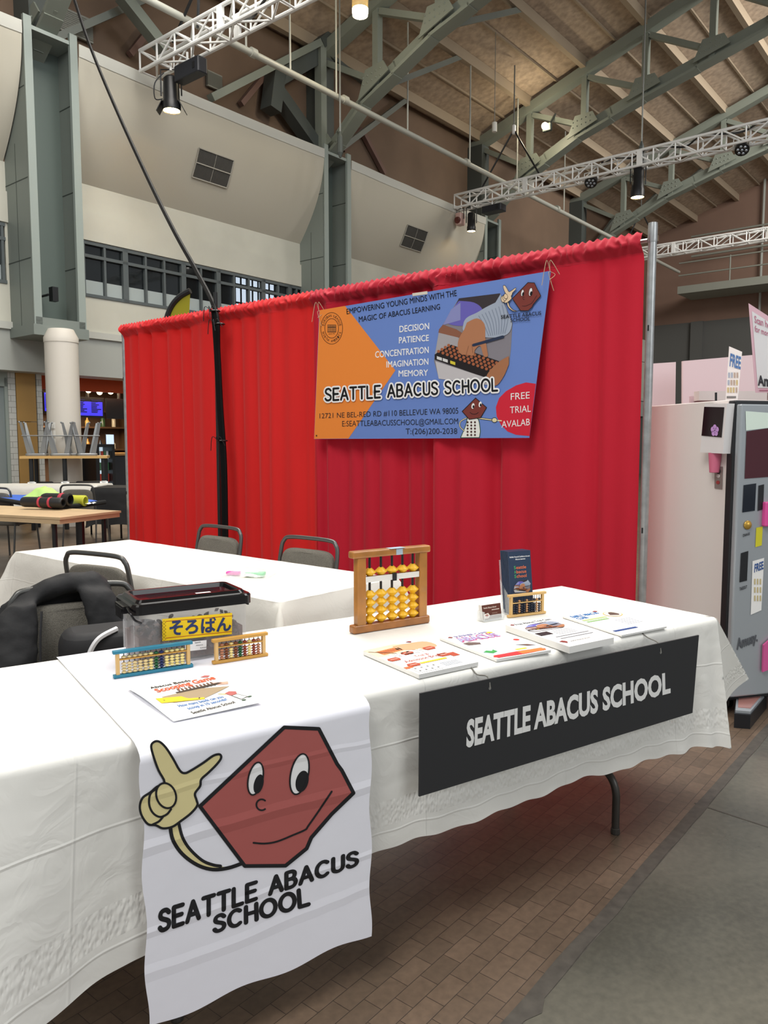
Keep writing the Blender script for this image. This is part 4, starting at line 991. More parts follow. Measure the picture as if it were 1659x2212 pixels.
# ---- feather flag behind the drape
fp = V((0, 8.6, 0)); fm = lambda x, y, k=0: unproj(x, y, fp, V((.25, 1, 0)).normalized()) - V((0, k, 0))
t = thing('feather_flag', 'yellow-green feather flag behind the red drape', 'flag', (fm(372, 700).x, fm(372, 700).y, 0))
ed = smoothline([(352, 740), (360, 690), (372, 660), (390, 640), (411, 628)], 5)
m = MB(); pts = [fm(x, y) for x, y in ed] + [fm(408, 690), fm(405, 740)]; m.prism(pts, V((0, .004, 0))); m.build('flag_cloth', mat('flag_yellow_green', 'a8a224', .7, transl=.3), t)
m = MB(); m.tube([V((fm(352, 740).x, fm(352, 740).y, 0)), fm(350, 760)] + [fm(x, y) for x, y in ed], .035, 8); m.build('flag_pole', m_blk, t)
pr = Print(lambda x, y, k: fm(x, y, .006 + k)); pr.text('toqs', ((366, 694), (404, 686), (404, 678), (366, 684)), '2a2a18', 1, .02); pr.build('lettering', t)

# ================================================================== TABLES WITH CLOTHS
def cloth_mat(name, col, lace=True):
    m = bpy.data.materials.new(name); m.use_nodes = True; nt = m.node_tree; b = nt.nodes['Principled BSDF']; L = nt.links.new
    b.inputs['Base Color'].default_value = lin(col) + [1]; b.inputs['Roughness'].default_value = .5; b.inputs['Specular IOR Level'].default_value = .35
    geo = N(nt, 'ShaderNodeNewGeometry'); n1 = N(nt, 'ShaderNodeTexNoise'); n1.inputs['Scale'].default_value = 9; n1.inputs['Detail'].default_value = 3; n1.inputs['Distortion'].default_value = 1.2
    L(geo.outputs['Position'], n1.inputs['Vector'])
    wv = N(nt, 'ShaderNodeMath', operation='PINGPONG'); wv.inputs[1].default_value = .11; L(n1.outputs['Fac'], wv.inputs[0])
    uv = N(nt, 'ShaderNodeUVMap'); sp = N(nt, 'ShaderNodeSeparateXYZ'); L(uv.outputs[0], sp.inputs[0])
    def cr(sock, at, w):                        # fold crease lines at a fixed height or length
        s = N(nt, 'ShaderNodeMath', operation='SUBTRACT'); s.inputs[1].default_value = at; L(sock, s.inputs[0])
        a = N(nt, 'ShaderNodeMath', operation='ABSOLUTE'); L(s.outputs[0], a.inputs[0])
        mr = N(nt, 'ShaderNodeMapRange'); mr.inputs['From Max'].default_value = w; mr.inputs['To Min'].default_value = .35; mr.inputs['To Max'].default_value = 0; L(a.outputs[0], mr.inputs['Value']); return mr.outputs[0]
    socks = [wv.outputs[0]] + [cr(sp.outputs['Y'], v, .004) for v in (.27, .045)] + [cr(sp.outputs['X'], s, .004) for s in (.25, .78, 1.32, 1.86, 2.2)]
    if lace:
        band = N(nt, 'ShaderNodeMath', operation='COMPARE'); band.inputs[1].default_value = .095; band.inputs[2].default_value = .033; L(sp.outputs['Y'], band.inputs[0])
        vo = N(nt, 'ShaderNodeTexVoronoi', feature='SMOOTH_F1'); vo.inputs['Scale'].default_value = 95; mp = N(nt, 'ShaderNodeMapping'); mp.inputs['Scale'].default_value = (1.6, .8, 1); L(uv.outputs[0], mp.inputs[0]); L(mp.outputs[0], vo.inputs['Vector'])
        ml = N(nt, 'ShaderNodeMath', operation='MULTIPLY'); L(band.outputs[0], ml.inputs[0]); L(vo.outputs['Distance'], ml.inputs[1]); socks.append(ml.outputs[0])
    acc = socks[0]
    for s in socks[1:]:
        ad = N(nt, 'ShaderNodeMath', operation='ADD'); L(acc, ad.inputs[0]); L(s, ad.inputs[1]); acc = ad.outputs[0]
    bp = N(nt, 'ShaderNodeBump'); bp.inputs['Strength'].default_value = .55; bp.inputs['Distance'].default_value = .006; L(acc, bp.inputs['Height']); L(bp.outputs[0], b.inputs['Normal'])
    t = N(nt, 'ShaderNodeBsdfTranslucent'); t.inputs['Color'].default_value = lin(col) + [1]; mx = N(nt, 'ShaderNodeMixShader'); mx.inputs[0].default_value = .12
    L(b.outputs[0], mx.inputs[1]); L(t.outputs[0], mx.inputs[2]); L(mx.outputs[0], nt.nodes['Material Output'].inputs[0]); return m
m_cloth = cloth_mat('white_plastic_cloth', 'f0efe9')
m_cloth2 = cloth_mat('white_plastic_cloth_plain', 'eeebe2', False)
FR = V((1.2, 2.745, 0)); U1 = V((cos(.5938), sin(.5938), 0)); W1 = V((-U1.y, U1.x, 0)); TL, TD, TZ = 2.357, .766, .745
def tp(s, d, z): return FR - U1*s + W1*d + V((0, 0, z))
def interp(tab, x):
    if x <= tab[0][0]: return tab[0][1]
    for (a, p), (b, q) in zip(tab, tab[1:]):
        if x <= b: return p + (q - p)*(x - a)/(b - a)
    return tab[-1][1]
def wr(p, k=.0022): return k*noise.noise(p*6) + k*.6*noise.noise(p*17)
def front(s, v):
    # front flap: rounded table edge, then the hanging cloth
    zb = interp([(0, .27), (.1, .295), (.2, .304), (.65, .32), (1.5, .317), (2.085, .272), (2.36, .215)], s)
    zb += .004*sin(s*19) + .003*sin(s*47 + 1)
    r = .022
    if v < .12:
        a = v/.12*pi/2; return tp(s, r - r*sin(a) - .004, TZ - r + r*cos(a))
    q = (v - .12)/.88; z = TZ - r + (zb - TZ + r)*q
    e0 = max(0, 1 - s/.35); e1 = max(0, (s - 2.0)/.36)
    d = -.004 - .012*q - .055*q*e0*e0 - .1*q*e1*e1 + q*(.008*sin(s*9 + 1) + .004*sin(s*21)) + wr(V((s, q, 2)))
    if e0 > 0: d += .016*q*sin((s)*2*pi/.13)*e0
    return tp(s - .02*q*e0*e0 + .07*q*e1, d, z)
def uvf(s0, s1): return lambda u, v: (s0 + (s1 - s0)*u, .45*(1 - v))
mb = MB()
mb.grid(lambda u, v: tp(TL*u, .018 + (TD - .036)*v, TZ) + V((0, 0, wr(V((u*2.3, v, 7)), .0012))), 60, 20, uv=lambda u, v: (TL*u, 5))
mb.grid(lambda u, v: front(TL*u, v), 240, 44, uv=uvf(0, TL))
K0 = tp(0, .0, TZ - .004); T0 = front(0, 1); T1 = V((1.40, 2.9, .47)); TM = V((1.262, 2.80, .40))
KB = tp(0, TD, TZ - .004); T2 = tp(-.12, TD + .02, .42); TB2 = tp(.02, TD + .06, .38)
def ridge(f, v): return front(0, v) if f == 0 else K0.lerp(T1, v)
def gore(u, v):
    b = T0*(1 - u)**2 + TM*2*u*(1 - u)*1.0 + T1*u*u
    top = front(0, min(1, v)) ; lin_ = K0.lerp(b, v)
    k = max(0, 1 - u*3); p = lin_*(1 - k) + top*k
    return p + W1*(.03*sin(pi*u)*v)
mb.grid(gore, 24, 30, uv=uvf(0, -.4))
def endflap(u, v):
    a = K0.lerp(KB, u); b = T1.lerp(T2, u) + U1*(.03*sin(u*7)); p = a.lerp(b, v)
    return p - U1*(.02*sin(pi*v)*u)
mb.grid(endflap, 24, 20, uv=uvf(-.4, -1.1))
mb.grid(lambda u, v: tp(TL*u, TD - .018 + .018*min(1, v*8), TZ - .36*max(0, v - .05)) + W1*(.01*sin(u*40)*v), 60, 10, uv=uvf(0, TL))
FL2 = front(TL, 1)
mb.grid(lambda u, v: tp(TL - .0 + .02*min(1, v*8) + .12*v*(1 - u), .0 + TD*u, TZ - .004 - .5*v) - W1*(.1*v*(1 - u)**4), 20, 14, uv=uvf(2.4, 3.1))
cl1 = mb.build('tablecloth', m_cloth, smooth=50, weld=True); tag(cl1, 'white embossed plastic tablecloth on the front table, behind the black sign', 'tablecloth')
m_tleg = mat('bronze_tube', '4a4743', .35, metal=.5); m_ttop = mat('table_laminate', 'a59a86', .5)
t = thing('folding_table', 'front folding table under the white cloth, one curved leg showing', 'table', tp(TL/2, TD/2, 0))
m = MB(); m.box(tp(TL/2, TD/2, .717), (TL - .06, TD - .05, .03), 0, U1, W1); m.build('tabletop', m_ttop, t)
for s in (.39, 1.97):
    for sg in (0, 1):
        D_ = lambda d: d if sg == 0 else TD - d
        m = MB(); m.tube(smoothline([tp(s, D_(.11), .0), tp(s, D_(.11), .1), tp(s, D_(.112), .15), tp(s, D_(.13), .19), tp(s, D_(.17), .215), tp(s, D_(.24), .22), tp(s, D_(.30), .225), tp(s, D_(.335), .26), tp(s, D_(.34), .32), tp(s, D_(.34), .7)], 5), .0135, 12)
        m.build('leg', m_tleg, t, smooth=True)
        m = MB(); m.lathe([(.0155, 0), (.0165, .004), (.0155, .02), (.0135, .022)], tp(s, D_(.11), 0), 12); m.build('foot_cap', m_tleg, t)
# ---- runner with the logo
def satin(name, col, rough):
    if name in _M: return _M[name]
    m = mat(name, col, rough, spec=.4); nt = m.node_tree; L = nt.links.new; geo = N(nt, 'ShaderNodeNewGeometry')
    n = N(nt, 'ShaderNodeTexNoise'); n.inputs['Scale'].default_value = 7; n.inputs['Detail'].default_value = 4; L(geo.outputs['Position'], n.inputs['Vector'])
    n3 = N(nt, 'ShaderNodeTexNoise'); n3.inputs['Scale'].default_value = 4; L(geo.outputs['Position'], n3.inputs['Vector'])
    sp = N(nt, 'ShaderNodeSeparateXYZ'); L(geo.outputs['Position'], sp.inputs[0]); acc = n.outputs['Fac']
    wob = N(nt, 'ShaderNodeMath', operation='MULTIPLY_ADD'); wob.inputs[1].default_value = .03; L(n3.outputs['Fac'], wob.inputs[0]); L(sp.outputs['Z'], wob.inputs[2])
    for z, w, h in ((.545, .018, 1.0), (.36, .012, .7), (.27, .02, .6), (.655, .01, .5)):
        a = N(nt, 'ShaderNodeMath', operation='SUBTRACT'); a.inputs[1].default_value = z; L(wob.outputs[0], a.inputs[0])
        b = N(nt, 'ShaderNodeMath', operation='ABSOLUTE'); L(a.outputs[0], b.inputs[0])
        mr = N(nt, 'ShaderNodeMapRange'); mr.inputs['From Max'].default_value = w; mr.inputs['To Min'].default_value = h; mr.inputs['To Max'].default_value = 0; L(b.outputs[0], mr.inputs['Value'])
        ad = N(nt, 'ShaderNodeMath', operation='ADD'); L(acc, ad.inputs[0]); L(mr.outputs[0], ad.inputs[1]); acc = ad.outputs[0]
    bp = N(nt, 'ShaderNodeBump'); bp.inputs['Strength'].default_value = .26; bp.inputs['Distance'].default_value = .008; L(acc, bp.inputs['Height']); L(bp.outputs[0], nt.nodes['Principled BSDF'].inputs['Normal']); return m
m_satin = satin('white_satin', 'ececf4', .45)
R0, R1, RO = 1.522, 2.085, -.05
def runner(s, v):
    # v 0..1 on the table, 1..2 hanging
    if v <= 1: return tp(s, TD - (TD - .012)*v, TZ + .0035) + V((0, 0, .0008*noise.noise(V((s*9, v*7, 1)))))
    q = v - 1; r = .03
    if q < .06: a = q/.06*pi/2; return tp(s, .012 - (.012 - RO)*sin(a), TZ + .0035 - r + r*cos(a))
    z = TZ - .0265 - (q - .06)/.94*(TZ - .0265 - .135 + .006*sin(s*26))
    return tp(s + .004*sin(z*30)*(abs(s - (R0 + R1)/2)/.28), RO, z)
mb = MB(); mb.grid(lambda u, v: runner(R0 + (R1 - R0)*u, 2*v), 40, 140)
rn = mb.build('table_runner', m_satin, smooth=True); tag(rn, 'white satin runner with a large bead logo hanging over the front table', 'table runner')
rmap = planemap(tp(0, RO, 0), W1); TZ4 = lambda x, y: (260 + x/2.9625, 1520 + y/2.9625)
def satin_ink(h):
    return satin('satin_ink_' + h, h, .5)
class SatinPrint(Print):
    def mi(s, c): return Print.mi(s, satin_ink(c) if isinstance(c, str) else c)
pr = SatinPrint(rmap, .00035); logo(pr, TZ4, 2, 'ad5c58', 'dfd39c'); pr.build('printed_logo', rn)
pr = SatinPrint(rmap, .0004)
pr.strokes('SEATTLE ABACUS', ((345, 2011), (771, 1868), (771, 1839), (345, 1969)), .25, '191a1e', 2, .26)
pr.strokes('SCHOOL', ((463, 2013), (667, 1953), (664, 1917), (464, 1980)), .25, '191a1e', 2, .26); pr.build('lettering', rn)
# ---- black sign board
smap = planemap(tp(0, -.066, 0), W1)
sq = [smap(x, y, 0) for x, y in ((906, 1721), (1496, 1540), (1510, 1372), (908, 1498))]
t = thing('sign_board', 'black board sign with white lettering hung on the front tablecloth', 'sign', (sq[0] + sq[1])/2)
m = MB(); m.prism([p + W1*.005 for p in sq], -W1*.005); m.build('board', mat('matt_black_board', '26272a', .55), t)
TS = lambda x, y: (760 + x*.5419, 1340 + y*.5419)
pr = Print(smap, .0008); pr.text('SEATTLE ABACUS SCHOOL', ((455, 503), (1270, 285), (1268, 208), (458, 402)), 'e6e6e4', 1, .04, TS); pr.build('lettering', t)
for (x0, y0, x1, y1) in ((1055, 1424, 1058, 1487), (1422, 1348, 1427, 1410)):
    b = smap(x1, y1, .002); s_ = -(b - FR).dot(U1); d_ = .014
    m = MB(); m.tube(smoothline([tp(s_, d_ + .008, TZ + .003), tp(s_, d_ - .002, TZ + .002), tp(s_, -.014, TZ - .012), b + W1*.012 + V((0, 0, .03)), b], 4), .0022, 5); m.build('hanging_cord', mat('cord_grey', '77756f', .7), t)
    m = MB(); m.lathe([(.004, 0), (.004, .001), (0, .001)], smap(x1, y1, 0), 10, Z=-W1); m.build('eyelet', m_galv, t)
# ---- generic cloth over a table
def cloth(name, label, o, ux, uy, L, D, z, drop, flare, m, seed=0, cat='tablecloth'):
    o, ux, uy = V(o), V(ux), V(uy); per = []
    n1, n2, nc = max(8, int(L/.04)), max(8, int(D/.04)), 10
    sides = [((0, 0), (L, 0), (0, -1), n1), ((L, 0), (L, D), (1, 0), n2), ((L, D), (0, D), (0, 1), n1), ((0, D), (0, 0), (-1, 0), n2)]
    for k, (a, b, n_, cnt) in enumerate(sides):
        for i in range(cnt + 1): f = i/cnt; per.append(((a[0] + (b[0] - a[0])*f, a[1] + (b[1] - a[1])*f), n_, 0 if 0 < i < cnt else .3))
        nn = sides[(k + 1) % 4][2]; a0 = math.atan2(n_[1], n_[0])
        for i in range(1, nc): a_ = a0 + pi/2*i/nc; per.append((b, (cos(a_), sin(a_)), sin(pi*i/nc)))
    per.append(per[0]); M_ = len(per) - 1
    mb = MB(); mb.grid(lambda u, v: o + ux*(L*u) + uy*(D*v) + V((0, 0, z + wr(V((u*L, v*D, seed)), .0015))), 40, 16, uv=lambda u, v: (L*u, 5))
    def fn(u, v):
        (px, py), (nx, ny), c = per[min(M_, int(round(u*M_)))]; r = .012
        off = flare*v*(.35 + c) + .012*v*sin(px*14 + py*17 + seed) + (r*min(1, v*8)) + .2*wr(V((px*2, py*2, v + seed)), .02)
        zz = z - drop*v*(1 + .08*c) + .006*sin(px*21 + py*13)*v
        return o + ux*(px + nx*off) + uy*(py + ny*off) + V((0, 0, zz))
    mb.grid(fn, M_, 16, uv=lambda u, v: (u*M_*.04, drop*(1 - v)))
    return tag(mb.build(name, m, smooth=50), label, cat)
T2 = V((.0646, 3.57, 0)); L2, D2 = 2.25, .74
cloth('tablecloth', 'white plastic tablecloth on the second table, in front of the red drape', T2 + W2*D2 , U2, -W2, L2, D2, .745, .42, .16, m_cloth2, 2)
t = thing('folding_table', 'second folding table, under the white cloth before the red drape', 'table', T2 + U2*L2/2 + W2*D2/2)
m = MB(); m.box(T2 + U2*L2/2 + W2*D2/2 + V((0, 0, .72)), (L2 - .04, D2 - .04, .03), 0, U2, W2); m.build('tabletop', m_ttop, t)
for s in (.35, L2 - .35):
    for d in (.1, D2 - .1): m = MB(); b = T2 + U2*s + W2*d; m.cyl(b, b + V((0, 0, .705)), .014, n=10); m.build('leg', m_tleg, t)

# ================================================================== CHAIRS
m_fab = mat('grey_tweed', '6f6b62', .9, bump=.5, bscale=330, var=.25, vscale=240); m_tube = mat('dark_grey_tube', '5b5b59', .35, metal=.6); m_shell = mat('dark_brown_vinyl', '45403a', .6, bump=.1, bscale=200)
def chair(label, loc, rz, grp=None):
    t = thing('stacking_chair', label, 'chair', loc, rz, grp)
    m = MB(); m.rbox((0, -.02, .455), (.41, .42, .06), .06); m.build('seat', m_fab, t, world=False, smooth=True)
    m = MB()
    def pad(u, v):
        a = 2*pi*u; c, s_ = cos(a), sin(a); k = 5
        x = .19*(abs(c)**(2/k))*(1 if c > 0 else -1); zz = .15*(abs(s_)**(2/k))*(1 if s_ > 0 else -1); f = abs(2*v - 1)
        sc = 1 - .12*(f**4); y = (v - .5)*.045
        z = .655 + zz*sc; return V((x*sc*(1 + .0*z), .205 + .16*(z - .5) - y*1 - .03*(1 - (x/.19)**2)*.3, z))
    m.grid(pad, 48, 8)
    for v in (0, 1):
        c = [pad(i/48, v) for i in range(48)]; m.add(c, [tuple(range(48))])
    b = m.build('backrest', m_fab, t, world=False, smooth=60, weld=True)
    m = MB(); m.tube(smoothline([(-.205, .19, .42), (-.208, .21, .55), (-.207, .25, .78), (-.19, .258, .838), (-.15, .262, .858), (0, .264, .862), (.15, .262, .858), (.19, .258, .838), (.207, .25, .78), (.208, .21, .55), (.205, .19, .42)], 6), .0115, 10)
    m.build('back_frame', m_tube, t, world=False, smooth=True)
    for s in (-1, 1):
        m = MB(); m.tube([(s*.2, .19, .44), (s*.21, .25, .0)], .011, 8); m.build('leg', m_tube, t, world=False, smooth=True)
        m = MB(); m.tube(smoothline([(s*.2, .16, .43), (s*.2, -.16, .43), (s*.2, -.2, .41), (s*.215, -.24, .0)], 4), .011, 8); m.build('leg', m_tube, t, world=False, smooth=True)
    m = MB(); m.tube([(-.2, -.1, .42), (.2, -.1, .42)], .01, 8); m.tube([(-.2, .12, .42), (.2, .12, .42)], .01, 8); m.build('seat_frame', m_tube, t, world=False)
    return t
def backpos(x, Y): return V(((x - 829.5)/FPX*Y, Y, 0))
def chair_at(label, x, Y, rz, src=None):
    # (x, Y) is where the middle of the back frame's top stands
    p = backpos(x, Y); off = Matrix.Rotation(rz, 3, 'Z') @ V((0, .262, 0)); loc = p - off
    if src is None: return chair(label, loc, rz)
    c = copy_tree(src); c.location = loc; c.rotation_euler = (0, 0, rz); c['label'] = label; return c
ch = chair_at('grey padded chair left of the black cable bundle, behind the second table', 474, 4.72, -.697)
chair_at('grey padded chair before the crimson drape, right one behind the second table', 668, 4.14, -.66, ch)
chair_at('dark-backed chair pushed against the near side of the second table', 198, 3.55, pi - .5, ch)
chD = chair_at('grey tweed chair with a black jacket over its back, behind the front table', 150, 2.74, .5, ch)
# backrest of the near chair is seen from its vinyl back
# ---- jacket over the chair back
jl, jr = chD.location, Matrix.Rotation(.5, 3, 'Z')
J = lambda x, y, z: jl + jr @ V((x, y, z))
m_jk = mat('black_jacket_cloth', '141416', .75, bump=.15, bscale=40)
m = MB()
def swept(rows):
    # rows of (point, half width vector, half thickness vector): flattened tube
    k = 14; vs = []
    for c, a, b in rows:
        for j in range(k): t_ = 2*pi*j/k; vs.append(c + a*cos(t_) + b*sin(t_))
    fs = [(i*k + j, i*k + (j + 1) % k, (i + 1)*k + (j + 1) % k, (i + 1)*k + j) for i in range(len(rows) - 1) for j in range(k)]
    fs += [tuple(range(k))[::-1], tuple(range((len(rows) - 1)*k, len(rows)*k))]; m.add(vs, fs)
jx, jy, jz = jr @ V((1, 0, 0)), jr @ V((0, 1, 0)), V((0, 0, 1))
# body behind the chair, rolled hood over the top, left front with sleeve, right lapel
swept([(J(-.06, .31, z), jx*w + jx*0, jy*.03) for z, w in ((.35, .24), (.5, .235), (.7, .225), (.8, .19), (.86, .1))])
swept([(J(x, .265 + .03*abs(x), z), jy*.055, jz*r) for x, z, r in ((-.25, .72, .03), (-.19, .81, .036), (-.1, .855, .04), (0, .875, .042), (.08, .868, .036), (.13, .835, .028))])
swept([(J(-.17, .2, .83), jx*.05, jy*.04), (J(-.2, .17, .75), jx*.075, jy*.045), (J(-.215, .13, .64), jx*.085, jy*.045), (J(-.23, .1, .5), jx*.09, jy*.045), (J(-.24, .08, .36), jx*.09, jy*.045)])
swept([(J(-.25, .26, .76), jx*.055, jy*.055), (J(-.3, .24, .64), jx*.06, jy*.06), (J(-.33, .2, .5), jx*.06, jy*.06), (J(-.34, .17, .3), jx*.055, jy*.055)])
swept([(J(.06, .2, .86), jx*.06, jy*.03), (J(.085, .175, .8), jx*.07, jy*.028), (J(.1, .15, .73), jx*.075, jy*.025), (J(.115, .145, .68), jx*.06, jy*.02)])
swept([(J(.13, .27, .8), jx*.045, jy*.05), (J(.15, .26, .68), jx*.045, jy*.05), (J(.16, .25, .52), jx*.045, jy*.05)])
jk = m.build('jacket', m_jk, smooth=True)
md = jk.modifiers.new('r', 'REMESH'); md.mode = 'VOXEL'; md.voxel_size = .011; md.use_smooth_shade = True
md = jk.modifiers.new('s', 'SMOOTH'); md.iterations = 14; md.factor = .6
tx = bpy.data.textures.new('folds', 'CLOUDS'); tx.noise_scale = .09
md = jk.modifiers.new('d', 'DISPLACE'); md.texture = tx; md.strength = .022; md.texture_coords = 'GLOBAL'
tag(jk, 'black hooded jacket hung over the back of the tweed chair', 'jacket')
m = MB(); m.tube(smoothline([J(-.115, .16, .8), J(-.125, .135, .7), J(-.13, .1, .58)], 4), .004, 5); m.build('zip', mat('dark_zip', '3d3d3f', .4, metal=.5), jk)
# ---- bag on the chair seat
bgc = J(.09, .0, .485); t = thing('shoulder_bag', 'black bag with a white strap on the tweed chair behind the bead box', 'bag', bgc)
m = MB(); m.rbox(bgc + jz*.14, (.34, .2, .27), .07, 0, jx, jy); b = m.build('bag_body', mat('black_nylon', '17171a', .7), t, smooth=True)
md = b.modifiers.new('b', 'BEVEL'); md.width = .03; md.segments = 3
m = MB(); m.tube(smoothline([bgc + jx*-.1 + jy*-.103 + jz*.17, bgc + jx*-.09 + jy*-.105 + jz*.22, bgc + jx*-.06 + jy*-.1 + jz*.262, bgc + jx*.0 + jy*-.07 + jz*.28], 5), .009, 6); m.build('strap', mat('silver_white_strap', 'd8d8da', .5), t, smooth=True)
m = MB()
for x, z, s in ((.03, .225, .01), (.09, .22, .014)):
    for k in range(4): a = pi/2*k + .4; m.sphere(bgc + jx*(x + s*.6*cos(a)) + jy*-.102 + jz*(z + s*.6*sin(a)), s*.5, 6, 5, sc=(1, .3, 1))
m.build('flower_print', mat('white_print', 'e4e4e4', .6), t)

# ================================================================== THINGS ON THE FRONT TABLE
TT = TZ + .0016
m_oak = mat('varnished_wood', 'ad7434', .35, var=.2, vscale=14, coat=.3); m_oak2 = mat('varnished_wood_dark', '9c6229', .35, var=.2, vscale=18, coat=.3)
m_ybead = mat('yellow_bead', 'e8b524', .4); m_rod = mat('black_rod', '1d1b19', .4)
bead_cache = {}
def bead(t, loc, r, h, m):
    key = (round(r, 5), round(h, 5), m.name)
    if key not in bead_cache:
        b = MB(); b.lathe([(r*.28, -h/2), (r*.36, -h/2), (r*.93, -h*.07), (r, 0), (r*.93, h*.07), (r*.36, h/2), (r*.28, h/2)], (0, 0, 0), 18); o = b.build('bead', m, t, world=False, smooth=30); bead_cache[key] = o.data
        o.location = loc; return o
    o = bpy.data.objects.new('bead', bead_cache[key]); COL.objects.link(o); o.parent = t; o.location = loc; return o
A0, A1 = onz(765, 1371, TT), onz(930, 1345, TT); L = (A1 - A0).length; rz = math.atan2((A1 - A0).y, (A1 - A0).x)
t = thing('wooden_abacus', 'large wooden abacus with yellow beads and a white beam strip', 'abacus', A0, rz)
D, H = .037, .272; b0 = .026
def bar(name, c, s, m, r=.006):
    b = MB(); b.rbox(c, s, r); o = b.build(name, m, t, world=False); md = o.modifiers.new('b', 'BEVEL'); md.width = min(r, .004); md.segments = 2; md.limit_method = 'ANGLE'; return o
bar('bottom_bar', (L/2, D/2, b0/2), (L, D, b0), m_oak2, .008); bar('top_bar', (L/2, D/2, H - .0115), (L + .004, D, .023), m_oak, .008)
for x in (.034, L - .028): bar('side_post', (x, D/2, (H + b0)/2 - .012), (.033, D*.82, H - b0 - .022), m_oak, .004)
zb = .176; bar('beam', (L/2, D/2, zb), (L - .095, D*.72, .015), m_oak2, .002)
m = MB(); m.box((L/2, D*.13, zb), (L - .095, .003, .019)); m.build('beam_strip', mat('white_strip', 'e6e4de', .4), t, world=False)
m = MB(); m.box((L*.517, D*.09, zb), (.016, .006, .026)); m.build('unit_marker', m_blkp, t, world=False)
m = MB(); m.box((L*.575, -.0008, H - .012), (.026, .0016, .02)); m.box((L*.55, D*.3, H + .0006), (.06, .03, .001)); m.build('label_sticker', mat('pale_blue_tape', 'a9bccb', .4), t, world=False)
for f in (.231, .374, .517, .655, .793):
    x = L*f; m = MB(); m.cyl((x, D/2, b0), (x, D/2, H - .022), .0042, n=10); m.build('rod', m_rod, t, world=False)
    bead(t, (x, D/2, zb + .0078 + .0138), .0215, .0275, m_ybead)
    for k in range(4): bead(t, (x, D/2, b0 + .0139 + .0277*k), .0215, .0275, m_ybead)
def small_abacus(label, p, q, h, n, cols, m_bar, m_side, m_beam, over=.012, lower_gap=None, upper_frac=.7, thick=.016, tilt=0):
    global t
    A, B = V(p), V(q); L = (B - A).length; rz = math.atan2((B - A).y, (B - A).x)
    t = thing('small_abacus', label, 'abacus', A, rz)
    if tilt: t.rotation_euler = (tilt, 0, rz)
    bh = .0085
    bar('bottom_bar', (L/2, thick/2, bh/2), (L, thick, bh), m_bar, .002); bar('top_bar', (L/2, thick/2, h - bh/2), (L, thick, bh), m_bar, .002)
    for x in (over, L - over): bar('side_post', (x, thick/2, h/2), (.009, thick*.8, h - 2*bh), m_side, .001)
    zb = bh + (h - 2*bh)*upper_frac; bar('beam', (L/2, thick/2, zb), (L - 2*over - .009, thick*.7, .0035), m_beam, .0008)
    r = min(.0085, (L - 2*over)/(n + 1)*.5); bhh = (zb - bh)/5.1
    for i in range(n):
        x = over + .006 + (L - 2*over - .012)*(i + .75)/(n + .5); mm = cols[i]
        m = MB(); m.cyl((x, thick/2, bh), (x, thick/2, h - bh), .0011, n=6); m.build('rod', m_rod, t, world=False)
        up = (h - bh - zb - .0018); bead(t, (x, thick/2, zb + .0018 + bhh/2 + (0.0 if i % 3 else .0)), r, bhh, mm)
        lg = lower_gap[i] if lower_gap else 0
        for k in range(4): bead(t, (x, thick/2, bh + bhh*(k + .5) + lg*bhh), r, bhh, mm)
    return t
wb = mat('natural_bead', 'd8c491', .5); gb = mat('green_bead', '1f5a34', .4); bb = mat('navy_bead', '1d2b5c', .4); yb = mat('cream_bead', 'e6d58f', .5); rb = mat('red_brown_bead', '8a3a26', .5); pb = mat('pinkish_bead', 'b27a5c', .5); brb = mat('brown_bead', '7a4428', .5); dnb = mat('dark_navy_bead', '1a2030', .4); tnb = mat('tan_bead', 'b98a5e', .5)
m_teal = mat('teal_paint', '1d7791', .4); m_pine = mat('pale_pine', 'd2ab6c', .5); m_ywood = mat('yellow_wood', 'c08f3a', .45)
TR = TZ + .0045
small_abacus('small abacus with teal bars leaning before the bead box', onz(246, 1467, TR), onz(418, 1441, TR), .0735, 12, [wb]*5 + [yb, gb, bb] + [yb]*4, m_teal, m_pine, m_ywood, lower_gap=[0]*6 + [.3]*6)
small_abacus('small abacus with yellow wooden bars and mixed brown beads', onz(461, 1436, TR), onz(580, 1417, TR), .0705, 9, [pb, brb, yb, brb, gb, rb, yb, rb, pb], m_ywood, m_pine, m_ywood, lower_gap=[.2]*9)
# ---- bead box
f0 = V((-.682, 2.085, 0)); fd = V((cos(.56), sin(.56), 0)); fn_ = V((-fd.y, fd.x, 0)); BL_, BD_, BH_ = .335, .19, .162
t = thing('storage_box', 'clear plastic box with a black lid and yellow label', 'box', f0 + fd*BL_/2 + fn_*BD_/2 + V((0, 0, TR)))
bc_ = lambda x, y, z: f0 + fd*x + fn_*y + V((0, 0, TR + z))
m_clear = bpy.data.materials.new('frosted_clear_plastic'); m_clear.use_nodes = True; nt = m_clear.node_tree
pb_ = nt.nodes['Principled BSDF']; pb_.inputs['Base Color'].default_value = (.85, .86, .87, 1); pb_.inputs['Roughness'].default_value = .25
tr = N(nt, 'ShaderNodeBsdfTransparent'); mx = N(nt, 'ShaderNodeMixShader'); mx.inputs[0].default_value = .22
nt.links.new(tr.outputs[0], mx.inputs[1]); nt.links.new(pb_.outputs[0], mx.inputs[2]); nt.links.new(mx.outputs[0], nt.nodes['Material Output'].inputs[0])
m = MB()
def wall_strip(pts, z0, z1, th=.0025):
    for (x0, y0), (x1, y1) in zip(pts, pts[1:]):
        m.add([bc_(x0, y0, z0), bc_(x1, y1, z0), bc_(x1, y1, z1), bc_(x0, y0, z1)], [(0, 1, 2, 3)])
pts = []
